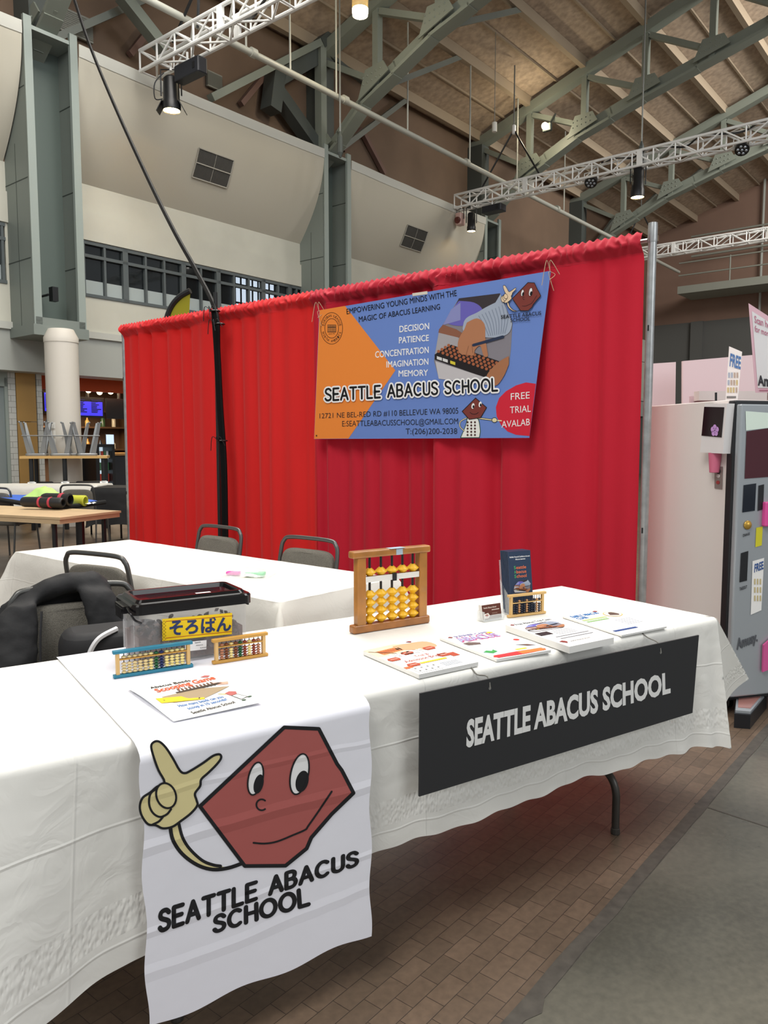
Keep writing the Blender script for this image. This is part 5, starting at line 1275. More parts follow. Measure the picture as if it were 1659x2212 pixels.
def rib(p, q, n_, out):
    k = 12
    for i in range(k):
        f = i/k; o = .006*(1 if (f < .13 or .2 < f < .26 or .74 < f < .8 or f > .87) else 0)
        pts.append((p[0] + (q[0] - p[0])*f + n_[0]*-o, p[1] + (q[1] - p[1])*f + n_[1]*-o))
rib((.008, .004), (BL_ - .008, .004), (0, -1), 0); rib((BL_ - .004, .008), (BL_ - .004, BD_ - .008), (1, 0), 0); rib((BL_ - .008, BD_ - .004), (.008, BD_ - .004), (0, 1), 0); rib((.004, BD_ - .008), (.004, .008), (-1, 0), 0)
pts.append(pts[0]); wall_strip(pts, .002, BH_)
m.add([bc_(x, y, .002) for x, y in ((.006, .006), (BL_ - .006, .006), (BL_ - .006, BD_ - .006), (.006, BD_ - .006))], [(0, 1, 2, 3)]); m.build('box_body', m_clear, t)
m_lid = mat('glossy_black_lid', '121113', .15); m_wine = mat('dark_wine_lid', '3c0f18', .15)
def rrect(x0, y0, x1, y1, r, z, n=5):
    out = []
    for k, (cx_, cy_) in enumerate(((x1 - r, y1 - r), (x0 + r, y1 - r), (x0 + r, y0 + r), (x1 - r, y0 + r))):
        for i in range(n + 1): a = pi/2*k + pi/2*i/n; out.append(bc_(cx_ + r*cos(a), cy_ + r*sin(a), z))
    return out
m = MB(); e = .008
rings = [rrect(-e, -e, BL_ + e, BD_ + e, .025, BH_ - .012), rrect(-e, -e, BL_ + e, BD_ + e, .025, BH_ + .012), rrect(-e + .004, -e + .004, BL_ + e - .004, BD_ + e - .004, .023, BH_ + .017), rrect(.006, .008, BL_ - .006, BD_ - .008, .02, BH_ + .019), rrect(.012, .014, BL_ - .012, BD_ - .014, .018, BH_ + .027), rrect(.022, .024, BL_ - .022, BD_ - .024, .014, BH_ + .027), rrect(.026, .028, BL_ - .026, BD_ - .028, .012, BH_ + .014)]
k = len(rings[0]); vs = [p for r in rings for p in r]; m.add(vs, [(q*k + i, q*k + (i + 1) % k, (q + 1)*k + (i + 1) % k, (q + 1)*k + i) for q in range(len(rings) - 1) for i in range(k)])
lid = m.build('lid', m_lid, t)
m = MB(); m.add(rings[-1], [tuple(range(k))]); m.build('lid_panel', m_wine, lid)
m = MB()
for i in range(7): y = .05 + i*.015; m.box(bc_(BL_/2, y, BH_ + .0145), (BL_*.62, .003, .001), 0, fd, fn_)
m.build('lid_rib', m_lid, lid)
m = MB()
for x0, x1, y in ((.055, .125, .062), (.2, .245, .085)): m.box(bc_((x0 + x1)/2, y, BH_ + .0156), (x1 - x0, .016, .0006), 0, fd, fn_)
m.build('lid_sticker', mat('white_paper', 'f0efec', .6), lid)
for s, x in ((-1, -e), (1, BL_ + e)):
    m = MB(); m.box(bc_(x + s*.006, BD_/2, BH_ - .004), (.012, .09, .02), 0, fd, fn_); m.box(bc_(x + s*.011, BD_/2, BH_ - .016), (.005, .07, .03), 0, fd, fn_)
    m.build('latch', m_lid, lid)
m = MB(); m.tube(smoothline([bc_(-.012, .03, BH_ + .006), bc_(-.012, -.006, BH_ - .004), bc_(-.005, -.013, BH_ - .02), bc_(.014, -.013, BH_ - .032)], 5), .0035, 8); m.build('handle', m_lid, lid)
lmap = planemap(bc_(0, -.0035, 0), -fn_); TZ3 = lambda x, y: (220 + x/4.1475, 1260 + y/4.1475)
pr = Print(lmap, .0004); pr.poly([(541, 320), (1167, 264), (1165, 455), (541, 518)], 'f2cb1d', 1, TZ3)
for q in (((575, 341), (1165, 291)), ((575, 490), (1163, 432))): pr.stroke(list(q), 5, 'b03a1e', 2, T=TZ3)
for i in range(6): y = 336 + i*30; pr.stroke([(556, y), (574, y + 13), (556, y + 27), (540, y + 14)], 3, '7a6410', 2, True, T=TZ3)
pr.text('そろばん', ((605, 458), (1160, 415), (1160, 318), (605, 352)), '2b3a66', 3, .035, TZ3); pr.build('label_sticker', t)
pr = Print(lmap, .0004); pr.poly([(745, 528), (938, 508), (936, 590), (745, 612)], 'efefee', 1, TZ3)
pr.text('Seattle', ((832, 538), (886, 530), (886, 520), (832, 526)), '222222', 2, .01, TZ3); pr.text('Abacus', ((842, 562), (905, 553), (905, 543), (842, 552)), '222222', 2, .01, TZ3); pr.text('School', ((880, 584), (934, 576), (934, 566), (880, 574)), '222222', 2, .01, TZ3)
pr.build('name_sticker', t)
m = MB(); rnd = random.Random(3); bm_ = mat('brown_loose_bead', '5d4038', .5)
for i in range(420):
    x = .018 + rnd.random()*(BL_ - .04); y = .016 + (rnd.random()**1.6)*(BD_ - .03); z = .008 + rnd.random()*.085 + (.01 if y > .1 else 0)
    ax = V((rnd.uniform(-1, 1), rnd.uniform(-1, 1), rnd.uniform(-1, 1))).normalized(); m.lathe([(.002, -.005), (.0088, 0), (.002, .005)], bc_(x, y, z), 7, Z=ax)
m.box(bc_(BL_/2, BD_/2 + .006, .042), (BL_ - .03, BD_ - .036, .075), 0, fd, fn_)
tag(m.build('loose_beads', bm_), 'heap of loose brown abacus beads inside the clear box', 'beads', kind='stuff')
# ---- laminated game sheet
c4 = [onz(x, y, TR + .001) for x, y in ((375, 1560), (567, 1521), (460, 1457), (275, 1490))]
def sheet(x, y, o):
    p = (c4[3]*(1 - x) + c4[2]*x)*(1 - y) + (c4[0]*(1 - x) + c4[1]*x)*y
    return p + V((0, 0, .0015 + .0025*(abs(2*x - 1)**3)*sin(pi*y) + .002*sin(y*5 + x*2) + .002 + o))
m = MB(); m.grid(lambda u, v: sheet(u, 1 - v, 0), 16, 16); t = m.build('laminated_sheet', mat('laminated_paper', 'eef0ee', .2), smooth=True); tag(t, 'laminated scooping game sheet lying on the white runner', 'sheet')
def unit(pr): return pr
pr = Print(sheet, .0003)
pr.text('Abacus Beads', ((.19, .16), (.66, .14), (.66, .085), (.19, .1)), '2a1f1a', 3, .015); pr.text('Scooping Game', ((.2, .29), (.93, .2), (.93, .1), (.2, .19)), 'e2572e', 3, .03)
pr.poly([(.18, .42), (.62, .36), (.95, .45), (.55, .62), (.22, .6)], 'a38e70', 2); pr.poly([(.1, .44), (.58, .52), (.55, .64), (.1, .57)], 'e8c21f', 3); pr.text('そろばん', ((.15, .55), (.52, .61), (.53, .54), (.15, .48)), '33301c', 4, .03)
pr.poly([(.36, .36), (.93, .3), (.94, .34), (.37, .4)], '3a2a1e', 3)
for i in range(10): pr.ell(.42 + i*.045, .32 - i*.004, .012, .03, '6b4630', 4); pr.stroke([(.42 + i*.045, .27), (.42 + i*.045, .37)], .006, '3a2a1e', 3)
pr.poly([(.82, .28), (1.0, .33), (.97, .39), (.86, .36)], 'd9a28c', 3)
pr.text('How many beads can you', ((.22, .72), (.74, .69), (.74, .63), (.22, .66)), '2f6fb5', 3, .01); pr.text('scoop in 10 seconds?', ((.27, .81), (.74, .77), (.74, .71), (.27, .75)), '2f6fb5', 3, .01); pr.text('Seattle Abacus School', ((.25, .93), (.76, .88), (.76, .82), (.25, .87)), '2a1f1a', 3, .01)
pr.poly([(.8, .6), (.87, .57), (.93, .61), (.9, .68), (.83, .69)], 'b5605c', 3); pr.poly([(.83, .69), (.9, .68), (.95, .8), (.86, .83)], 'e6e6de', 3); pr.stroke([(.83, .69), (.9, .68), (.95, .8), (.86, .83)], .006, '222222', 4, True)
for x, y in ((.87, .86), (.97, .81)): pr.ell(x, y, .025, .015, '35553d', 4)
pr.stroke([(.8, .62), (.74, .58)], .012, 'd9c55a', 3); pr.poly([(.8, .08), (.87, .05), (.92, .08), (.87, .12)], 'b5605c', 3)
pr.build('printing', t)
# ---- stacks of flyers
def flyer(quad, th, label, base=TT, warp=0):
    q = [onz(x, y, base + th) for x, y in quad]            # bl, br, tr, tl
    def top(x, y, o): return (q[3]*(1 - x) + q[2]*x)*(1 - y) + (q[0]*(1 - x) + q[1]*x)*y + V((0, 0, o - warp*y*y))
    m = MB(); n = 8
    m.grid(lambda u, v: top(u, 1 - v, 0), 6, n)
    for a, b in (((0, 1), (1, 1)), ((1, 1), (1, 0)), ((1, 0), (0, 0)), ((0, 0), (0, 1))):
        def fn(u, v, a=a, b=b):
            x, y = a[0] + (b[0] - a[0])*u, a[1] + (b[1] - a[1])*u; p = top(x, y, 0); return V((p.x, p.y, base + (p.z - base)*v))
        m.grid(fn, n, 5)
    t = m.build('flyer_stack', mat('flyer_paper', 'f1f0ec', .5), weld=True); tag(t, label, 'flyers'); return t, top
t, mp = flyer(((905, 1457), (1033, 1430), (905, 1380), (785, 1406)), .012, 'stack of flyers with an orange hand picture, nearest the big abacus')
pr = Print(mp, .0003)
pr.poly([(0, 0), (1, 0), (1, .3), (.62, .3), (.3, .34), (0, .3)], 'f0d2b4', 1); pr.poly([(.5, .0), (1, 0), (1, .14), (.7, .08)], 'cfd6e4', 2); pr.poly(smoothline([(.45, .06), (.8, .08), (1, .14), (1, .33), (.72, .36), (.55, .27), (.4, .2)], 3), 'eaa680', 3); pr.poly([(.1, .12), (.5, .1), (.5, .24), (.12, .27)], 'c7824c', 2)
for i in range(9): pr.ell(.13 + i*.042, .18, .017, .05, 'b4582e', 3)
pr.stroke([(.02, .08), (.3, .3)], .012, '2a2420', 4); pr.text('ABACUS', ((.12, .41), (.72, .41), (.72, .31), (.12, .31)), 'f4f4f2', 4, .03)
for x, y in ((.1, .46), (.42, .36), (.82, .35), (.18, .72), (.8, .62)): pr.poly([(x - .09, y), (x - .06, y - .05), (x + .08, y - .05), (x + .11, y), (x + .08, y + .05), (x - .06, y + .05)], 'b24a30', 4); pr.rect(x - .05, y - .012, x + .07, y + .008, 'd9a090', 5)
pr.rect(0, .74, .12, .8, 'd96a3a', 3); pr.rect(.88, .6, 1, .72, 'b24a30', 3); pr.rect(.3, .7, .75, .74, 'efc63a', 4)
pr.text('Trial &', ((.42, .53), (.66, .53), (.66, .47), (.42, .47)), 'b5524a', 4, .0); pr.text('Admission Briefing', ((.16, .63), (.86, .63), (.86, .56), (.16, .56)), 'b5524a', 4, .0)
pr.rect(.05, .8, .45, .97, 'e3e4e2', 3)
for i in range(8): pr.ell(.1 + (i % 4)*.1, .84 + (i//4)*.08, .014, .014, '5a5a55', 4)
for i in range(4): pr.rect(.52, .82 + i*.03, .82, .832 + i*.03, 'bcc4cf', 3)
pr.poly([(.72, .03), (.78, .015), (.82, .035), (.78, .07)], '8a3f3a', 5); pr.build('printing', t)
t, mp = flyer(((1073, 1424), (1190, 1404), (1065, 1360), (950, 1377)), .008, 'stack of flyers with a red bottom band and purple title')
pr = Print(mp, .0003)
pr.text('SUMMER CAMP', ((.2, .1), (.82, .1), (.82, .04), (.2, .04)), '8f8bb8', 3, .02); pr.text('ABACUS', ((.12, .29), (.86, .29), (.86, .13), (.12, .13)), 'c4447c', 3, .06); pr.text('ABACUS', ((.12, .28), (.86, .28), (.86, .14), (.12, .14)), 'a9b4ea', 4, .02)
pr.rect(.3, .3, .98, .55, 'ecebf6', 2); pr.rect(.05, .58, .98, .86, 'cfe3ee', 2); pr.poly(arc(.5, .93, .48, .055, 0, 360, 30), 'e2453a', 3); pr.rect(.5, .885, .95, .975, 'f07a3c', 4); pr.rect(.06, .885, .5, .975, 'e2343a', 4)
pr.poly([(.05, .74), (.14, .7), (.2, .74), (.26, .7), (.26, .78), (.14, .82)], '3f9a4c', 4); pr.ell(.92, .5, .05, .035, 'd8402f', 4); pr.ell(.82, .1, .06, .04, 'efc23a', 3); pr.poly([(.08, .35), (.2, .33), (.34, .4), (.3, .46), (.1, .44)], '6b5a54', 3)
pr.poly([(.72, .66), (.9, .7), (.98, .78), (.84, .76)], '6f5348', 4); pr.rect(.55, .8, .75, .84, 'efc63a', 4)
for i in range(5): pr.rect(.34, .34 + i*.04, .9, .35 + i*.04, 'd2cfe4', 3)
pr.poly([(.08, .07), (.13, .04), (.17, .07), (.13, .1)], '8a3f3a', 4); pr.build('printing', t)
t, mp = flyer(((1230, 1397), (1326, 1377), (1192, 1334), (1092, 1350)), .021, 'thickest stack of flyers, sagging in front, with a photograph', warp=.0)
pr = Print(mp, .0003)
pr.text('Free Abacus Trial Class', ((.14, .08), (.9, .08), (.9, .02), (.14, .02)), '3a4450', 3, .01); TH_ = lambda x, y: (.06 + (x - 850)/470*.8, .12 + (y - 425)/550*.3)
class Pq(Print): pass
hand_photo(pr, TH_, 2); pr.rect(.04, .45, .3, .56, '2a2326', 3)
for i in range(4): pr.rect(.36, .46 + i*.045, .78, .47 + i*.045, 'b9bcc4', 3)
for i in range(2): pr.rect(.2, .66 + i*.07, .92, .68 + i*.07, '8d8f95', 3)
pr.poly([(.05, .82), (.14, .8), (.18, .85), (.12, .9)], '8a3f3a', 3); pr.text('Seattle Abacus School', ((.22, .88), (.66, .88), (.66, .84), (.22, .84)), '5a5a60', 3)
pr.poly([(.04, .05), (.09, .02), (.12, .05), (.09, .08)], '8a3f3a', 4); pr.build('printing', t)
t, mp = flyer(((1343, 1372), (1440, 1353), (1310, 1315), (1215, 1331)), .006, 'thin stack of flyers with blue headings, at the right end of the table')
pr = Print(mp, .0003)
pr.text('EARLY ABACUS', ((.08, .14), (.66, .14), (.66, .06), (.08, .06)), '2f78b8', 3, .03); pr.text('CLASS', ((.08, .24), (.3, .24), (.3, .16), (.08, .16)), '2f78b8', 3, .03); pr.rect(.08, .28, .6, .33, 'b4c98a', 3); pr.rect(.08, .36, .55, .4, '8fb87a', 3)
pr.ell(.82, .25, .17, .12, 'd9b05a', 3); pr.ell(.82, .25, .155, .108, 'e7e0d4', 4); pr.poly(smoothline([(.72, .28), (.8, .18), (.88, .18), (.92, .28), (.86, .33)], 3), '5a4a42', 5)
pr.rect(.05, .46, .5, .7, 'dfe6ee', 2); pr.rect(.05, .82, .55, .87, '2c4c86', 3)
for i in range(5): pr.rect(.55, .48 + i*.05, .92, .495 + i*.05, 'c9cdd6', 3)
pr.poly([(.62, .03), (.7, .01), (.74, .04), (.68, .07)], '9a4a44', 4); pr.build('printing', t)
# ---- card holder
c0, c1 = onz(1046, 1344, TT), onz(1089, 1337, TT); cd = (c1 - c0).normalized(); cn = V((-cd.y, cd.x, 0)); cl = (c1 - c0).length
t = thing('card_holder', 'small clear card holder with brown business cards', 'card holder', (c0 + c1)/2)
lean = (V((0, 0, 1)) + cn*.18).normalized(); m = MB(); m.box(c0 + cd*cl/2 + cn*.017 + lean*.03, (cl*.94, .016, .052), 0, cd, cn, lean); cb_ = m.build('cards', mat('card_edge', 'ded9d2', .5), t)
pr = Print(lambda x, y, o: c0 + cd*(cl*.03 + cl*.94*x) + cn*.0087 + lean*(.0565 - .052*y) - cn*o, .0004)
pr.rect(0, 0, 1, 1, '5a2f24', 1); pr.text('Seattle Abacus School', ((.08, .25), (.75, .25), (.75, .15), (.08, .15)), 'e9dcd0', 2, .01); pr.rect(.5, .36, .9, .4, 'e9dcd0', 2)
pr.poly([(.05, .62), (.3, .56), (.38, .75), (.3, .9), (.08, .92)], 'e4d8cd', 2); pr.poly([(.12, .72), (.22, .64), (.31, .72), (.22, .86)], '9a4a3c', 3); pr.rect(.5, .6, .78, .63, 'a98a7c', 2); pr.rect(.5, .72, .85, .75, 'a98a7c', 2); pr.build('card_print', cb_)
m_acr = mat('clear_acrylic', 'f4f8f8', .05, alpha=.28, spec=.8); m = MB(); m.box(c0 + cd*cl/2 + cn*.02 + V((0, 0, .002)), (cl, .042, .003), 0, cd, cn); m.box(c0 + cd*cl/2 + cn*.001 + V((0, 0, .011)), (cl, .002, .02), 0, cd, cn)
m.box(c0 + cd*cl/2 + cn*.036 + V((0, 0, .026)), (cl, .002, .05), 0, cd, cn)
for s in (0, 1): m.box(c0 + cd*cl*s + cn*.02 + V((0, 0, .018)), (.002, .042, .034), 0, cd, cn)
m.build('holder', m_acr, t)
# ---- brochures behind a small abacus
p0, p1 = onz(1099, 1335, TT), onz(1180, 1325, TT)
ba = small_abacus('small abacus with dark beads in front of the blue brochures', p0, p1, .082, 11, [dnb, dnb, tnb, dnb, dnb, tnb, dnb, dnb, dnb, tnb, dnb], m_pine, m_pine, m_pine, over=.014, thick=.014, upper_frac=.64, lower_gap=[.4, .1, .5, 0, .3, .5, .1, .4, .2, .5, .1])
bd = (p1 - p0).normalized(); bn = V((-bd.y, bd.x, 0)); lean = (V((0, 0, 1)) + bn*.12).normalized(); up_n = lean.cross(bd)
m_nav = mat('navy_brochure', '22344f', .35)
t = thing('brochure_holder', 'clear acrylic brochure holder behind the dark-beaded abacus', 'holder', p0 + bd*.08 + bn*.05)
m = MB(); O_ = p0 + bd*.03 + bn*.018
m.box(O_ + bd*.052 + bn*.035 + V((0, 0, .002)), (.108, .07, .003), 0, bd, bn); m.box(O_ + bd*.052 + bn*.062 + lean*.1, (.108, .002, .19), 0, bd, bn, lean)
for s in (0, 1): m.prism([O_ + bd*(.107*s - .001), O_ + bd*(.107*s - .001) + bn*.066, O_ + bd*(.107*s - .001) + bn*.08 + V((0, 0, .12)), O_ + bd*(.107*s - .001) + bn*.004 + V((0, 0, .05))], bd*.002)
m.build('holder_body', m_acr, t)
for i in range(7):
    m = MB(); o_ = O_ + bd*(.002 + .0005*i - .0012*i) + bn*(.012 + .0065*i) + V((0, 0, .004))
    m.box(o_ + bd*.0505 + lean*.114 - bd*.0, (.101, .004, .228), 0, bd, bn, lean); b = m.build('brochure', m_nav)
    tag(b, 'front blue brochure in the holder behind the dark-beaded abacus' if i == 0 else 'blue brochure standing behind the front one in the clear holder', 'brochure', 'blue brochures in the holder')
    if i == 0:
        pr = Print(lambda x, y, k, o_=o_: o_ + bd*(.101*x) + lean*(.228*(1 - y)) - bn*(.0022 + k), .0004)
        pr.text('Building Focus & Confidence through', ((.06, .1), (.95, .1), (.95, .078), (.06, .078)), 'f0f0f0', 2, .02); pr.text('Abacus Learning', ((.3, .14), (.75, .14), (.75, .118), (.3, .118)), 'f0f0f0', 2, .02)
        for k_, w_ in enumerate(('Seattle', 'Abacus', 'School')):
            y = .285 + .07*k_; pr.text(w_[0], ((.22, y), (.3, y), (.3, y - .05), (.22, y - .05)), '4fae6a', 2, .01); pr.text(w_[1:], ((.32, y), (.76, y), (.76, y - .05), (.32, y - .05)), 'e2784e', 2, .01)
        pr.build('cover_lettering', b); pr = Print(pr.map, .0004)
        hand_photo(pr, lambda x, y: (.14 + (x - 850)/470*.76, .47 + (y - 425)/550*.2), 2); pr.build('cover_photo', b)
# ---- plastic bag on the second table
bp = onz(538, 1242, .748); t = thing('zip_bag', 'clear zip bag with pink and green contents on the second table', 'bag', bp)
m = MB(); bx = V((.97, -.15, 0)); by = V((.15, .97, 0))
m.grid(lambda u, v: bp + bx*(.24*(u - .5)) + by*(.16*(v - .5)) + V((0, 0, .004 + .03*sin(pi*u)*sin(pi*v) + .006*noise.noise(V((u*6, v*6, 0))))), 20, 14); m.build('film', mat('clear_film', 'f4f6f6', .08, alpha=.3, spec=.8), t, smooth=True)
m = MB(); m.rbox(bp + bx*.04 - by*.03 + V((0, 0, .012)), (.1, .05, .018), .012, 0, bx, by); m.build('green_packet', mat('mint_green', '9fd8b0', .4), t); m = MB(); m.rbox(bp - bx*.075 - by*.01 + V((0, 0, .009)), (.07, .035, .014), .01, 0, bx, by); m.build('pink_packet', mat('bright_pink', 'e04fae', .4), t)

# ================================================================== LEFT BACKGROUND TABLES AND CHAIRS
m_pw = mat('worn_plywood', 'cbb089', .5, var=.08, vscale=6)
q0, q1, q2 = onz(130, 1118, .74), onz(262, 1103, .74), onz(0, 1090, .74)
ex = V((.43, .9, 0)).normalized(); ex = (q1 - q0).normalized(); ey = (q2 - q0).normalized()
ey = (ey - ex*ey.dot(ex)).normalized() if abs(ex.dot(ey)) < .45 else ey
t = thing('plywood_table', 'bare plywood folding table with a rolled mat, left of the red drape', 'table', q0 - V((0, 0, .74)))
cr = [q0, q0 + ex*.745, q0 + ex*.745 + ey*1.83, q0 + ey*1.83]; m = MB(); m.prism([p - V((0, 0, .02)) for p in cr], V((0, 0, .02))); m.prism([p - V((0, 0, .06)) + (sum(cr, V())/4 - p)*.015 for p in cr], V((0, 0, .04))); m.build('tabletop', m_pw, t)
for f, g in ((.1, .08), (.9, .08), (.1, .9), (.9, .9)):
    b = q0 + ex*.745*f + ey*1.83*g; m = MB(); m.cyl(V((b.x, b.y, 0)), V((b.x, b.y, .69)), .022, n=10); m.build('leg', m_blk, t)
for g in (.08, .9):
    m = MB(); a, b = q0 + ex*.0745 + ey*1.83*g, q0 + ex*.67 + ey*1.83*g; mid = (a + b)/2
    m.cyl(V((a.x, a.y, .3)), V((mid.x, mid.y, .45)), .014, n=8); m.cyl(V((b.x, b.y, .3)), V((mid.x, mid.y, .45)), .014, n=8); m.cyl(V((mid.x, mid.y, .44)), V((mid.x, mid.y, .69)), .04, n=8)
    m.cyl(V((a.x, a.y, .04)), V((b.x, b.y, .04)), .016, n=8)
    m.build('brace', m_blk, t)
at_t = lambda x, y, z=.742: onz(x, y, z)
m = MB(); pts = [at_t(*p) for p in ((-20, 1078), (105, 1098), (160, 1096), (226, 1087), (150, 1073), (-10, 1070))]
m.prism(pts, V((0, 0, .012))); t = m.build('floor_mat', mat('blue_mat', '3a66c8', .7)); tag(t, 'blue mat with black edging spread on the plywood table', 'mat')
m = MB(); m.tube(smoothline([p + V((0, 0, .012)) for p in pts[:4]], 6), .025, 8); m.build('edging', mat('black_fluff', '151515', .95), t, smooth=True)
r0, r1 = at_t(50, 1084, .81), at_t(137, 1086, .81); d_ = (r1 - r0).normalized()
t = thing('rolled_tube', 'black rolled case with red straps lying on the blue mat', 'roll', (r0 + r1)/2 - V((0, 0, .05)))
m = MB(); m.lathe([(0, 0), (.045, 0), (.05, .02), (.05, (r1 - r0).length*.95), (.04, (r1 - r0).length), (.028, (r1 - r0).length), (.028, (r1 - r0).length - .05)], r0, 18, Z=d_); m.build('tube', mat('black_vinyl', '1b1b1c', .5), t, smooth=True)
m = MB()
for f in (.45, .7): m.lathe([(.0515, -.012), (.054, 0), (.0515, .012)], r0 + d_*(r1 - r0).length*f, 18, Z=d_)
m.build('strap', mat('red_strap', 'b8384a', .6), t, smooth=True)
r2 = at_t(128, 1081, .83) + V((0, .12, 0)); t = thing('rolled_tube', 'second black roll with a red collar behind the strapped roll', 'roll', r2 - V((0, 0, .06)))
m = MB(); m.lathe([(.05, 0), (.06, .03), (.06, .3), (.045, .31), (.045, .25)], r2 - d_*.24, 18, Z=d_); m.build('tube', mat('black_vinyl', '1b1b1c', .5), t, smooth=True)
m = MB(); m.lathe([(.0615, .2), (.066, .22), (.0615, .24)], r2 - d_*.24, 18, Z=d_); m.build('collar', mat('red_strap', 'b8384a', .6), t, smooth=True)
r3 = at_t(160, 1083, .8) + V((0, .1, 0)); m = MB(); m.lathe([(.04, -.08), (.055, -.06), (.055, .08), (.04, .09), (.035, .02)], r3, 16, Z=d_); t = m.build('rolled_sleeve', mat('lime_yellow', 'c3c53c', .6), smooth=True); tag(t, 'yellow-green rolled sleeve at the right of the black rolls', 'roll')
p = at_t(75, 1075, .76) + V((0, .25, 0)); m = MB(); m.grid(lambda u, v: p + V(((u - .5)*.42, (v - .5)*.2, .11*sin(pi*u)*sin(pi*v) + .03*noise.noise(V((u*7, v*7, 1)))*sin(pi*u))), 20, 12); tag(m.build('safety_vest', mat('lime_fabric', 'b9dc7a', .7), smooth=True), 'crumpled lime-green vest behind the black roll', 'vest')
m = MB(); p = at_t(183, 1090, .755); m.grid(lambda u, v: p + V(((u - .5)*.16, (v - .5)*.2, .012 + .02*noise.noise(V((u*4, v*4, 9))))), 8, 8); tag(m.build('paper_bag', mat('white_paper', 'f0efec', .6), smooth=True), 'crumpled white sheet beside the yellow-green roll', 'paper')
# white-clothed and black-clothed tables farther back
g0 = V((-6.6, 10.9, 0)); gx = V((1, .05, 0)).normalized(); gy = V((-gx.y, gx.x, 0))
cloth('tablecloth', 'white tablecloth on the table behind the plywood table', g0, gx, gy, 2.5, .75, .77, .36, .08, m_cloth2, 5)
t = thing('folding_table', 'white-clothed table standing behind the plywood table', 'table', g0 + gx*1.2 + gy*.37)
m = MB(); m.box(g0 + gx*1.25 + gy*.375 + V((0, 0, .74)), (2.46, .7, .03), 0, gx, gy); m.build('tabletop', m_ttop, t)
for s in (.3, 2.2):
    for d in (.1, .65): m = MB(); b = g0 + gx*s + gy*d; m.cyl(b, b + V((0, 0, .725)), .015, n=8); m.build('leg', m_blk, t)
g1 = V((-3.98, 10.5, 0)); cloth('tablecloth', 'black tablecloth on the table beside the left end of the red drape', g1, gx, gy, 1.3, .75, .77, .5, .06, mat('black_table_cloth', '141415', .7), 9)
t = thing('folding_table', 'black-clothed table beside the left end of the red drape', 'table', g1 + gx*.6 + gy*.37)
m = MB(); m.box(g1 + gx*.65 + gy*.375 + V((0, 0, .74)), (1.26, .7, .03), 0, gx, gy); m.build('tabletop', m_ttop, t)
for s in (.2, 1.1):
    for d in (.1, .65): m = MB(); b = g1 + gx*s + gy*d; m.cyl(b, b + V((0, 0, .725)), .015, n=8); m.build('leg', m_blk, t)
chair_at('dark chair between the plywood table and the white-clothed table', 165, 9.55, pi, ch)
chair_at('dark chair at the left edge of the photo, behind the plywood table', -14, 8.9, pi - .2, ch)

# ================================================================== RIGHT: CAPSULE MACHINE, SIGNS, PARTITIONS
MF = V((1.722, 3.79, 0)); sb = V((-.262, .965, 0)).normalized(); ff = V((sb.y, -sb.x, 0))   # sb runs back along the side, ff along the front
mh = 1.585
t = thing('vending_machine', 'tall white toy machine with a silver front, right of the steel pole', 'machine', MF + sb*.35 + ff*.3)
m_mw = mat('white_machine_panel', 'dcd3cf', .35); m_silver = mat('silver_panel', 'a9afb4', .3, metal=.35); m_mb = mat('machine_black', '191b1f', .4)
m = MB(); m.rbox(MF + sb*.42 + ff*.31 + V((0, 0, .08 + (mh - .08)/2)), (.72, .62, mh - .08), .008, 0, sb, ff); m.build('cabinet', m_mw, t)
m = MB(); m.rbox(MF + sb*.04 + ff*.31 + V((0, 0, .08 + (mh - .09)/2)), (.055, .635, mh - .08), .012, 0, sb, ff); m.build('door_edge', m_mb, t)
m = MB(); m.rbox(MF - sb*.002 + ff*.31 + V((0, 0, .1 + (mh - .12)/2)), (.036, .625, mh - .13), .012, 0, sb, ff); m.build('front_panel', m_silver, t)
fmap_ = planemap(MF - sb*.0205, -sb)
def fpoly(name, pts, m, k=.002):
    pr = Print(fmap_, .001); pr.poly(pts, m, 2); return pr.build(name, t)
fpoly('display_window', [(1612, 932), (1659, 925), (1662, 1030), (1608, 1034)], mat('dark_reflective_window', '4a1c26', .1))
fpoly('dark_screen', [(1606, 1048), (1633, 1044), (1630, 1103), (1603, 1107)], mat('dark_blue_screen', '1c222c', .1))
fpoly('card_slot', [(1638, 1049), (1650, 1046), (1648, 1100), (1636, 1104)], m_mb)
fpoly('coin_return', [(1600, 1195), (1616, 1190), (1613, 1254), (1597, 1258)], m_mb)
fpoly('price_tag', [(1633, 1140), (1647, 1137), (1645, 1178), (1631, 1182)], mat('yellow_tag', 'd8d02c', .5))
fpoly('notice', [(1625, 1212), (1650, 1205), (1644, 1318), (1621, 1328)], mat('white_paper', 'f0efec', .6))
fpoly('graphic_panel', [(1610, 888), (1662, 892), (1662, 924), (1611, 930)], mat('pale_green_print', 'dfeee2', .4))
pr = Print(fmap_, .001)
for i in range(9): pr.rect(1628 + (i % 3)*6, 1250 + (i//3)*18, 1631 + (i % 3)*6, 1262 + (i//3)*18, 'c9b98a', 4)
pr.build('picture_grid', t); pr = Print(fmap_, .001)
pr.text('FREE', ((1628, 1236), (1648, 1228), (1648, 1212), (1629, 1219)), '3a5a94', 4, .03); pr.build('lettering', t); pr = Print(fmap_, .001); pr.text('Amusy.', ((1591, 1403), (1636, 1384), (1636, 1364), (1591, 1380)), '54575c', 3, .04)
pr.build('lettering', t)
for w_, q in (('CHANGE', ((1604, 1160), (1619, 1155), (1619, 1150), (1604, 1154))), ('TAKEOUT', ((1597, 1276), (1613, 1270), (1613, 1264), (1597, 1269)))):
    pr = Print(fmap_, .001); pr.text(w_, q, '3a3c40', 3, .03); pr.build('lettering', t)
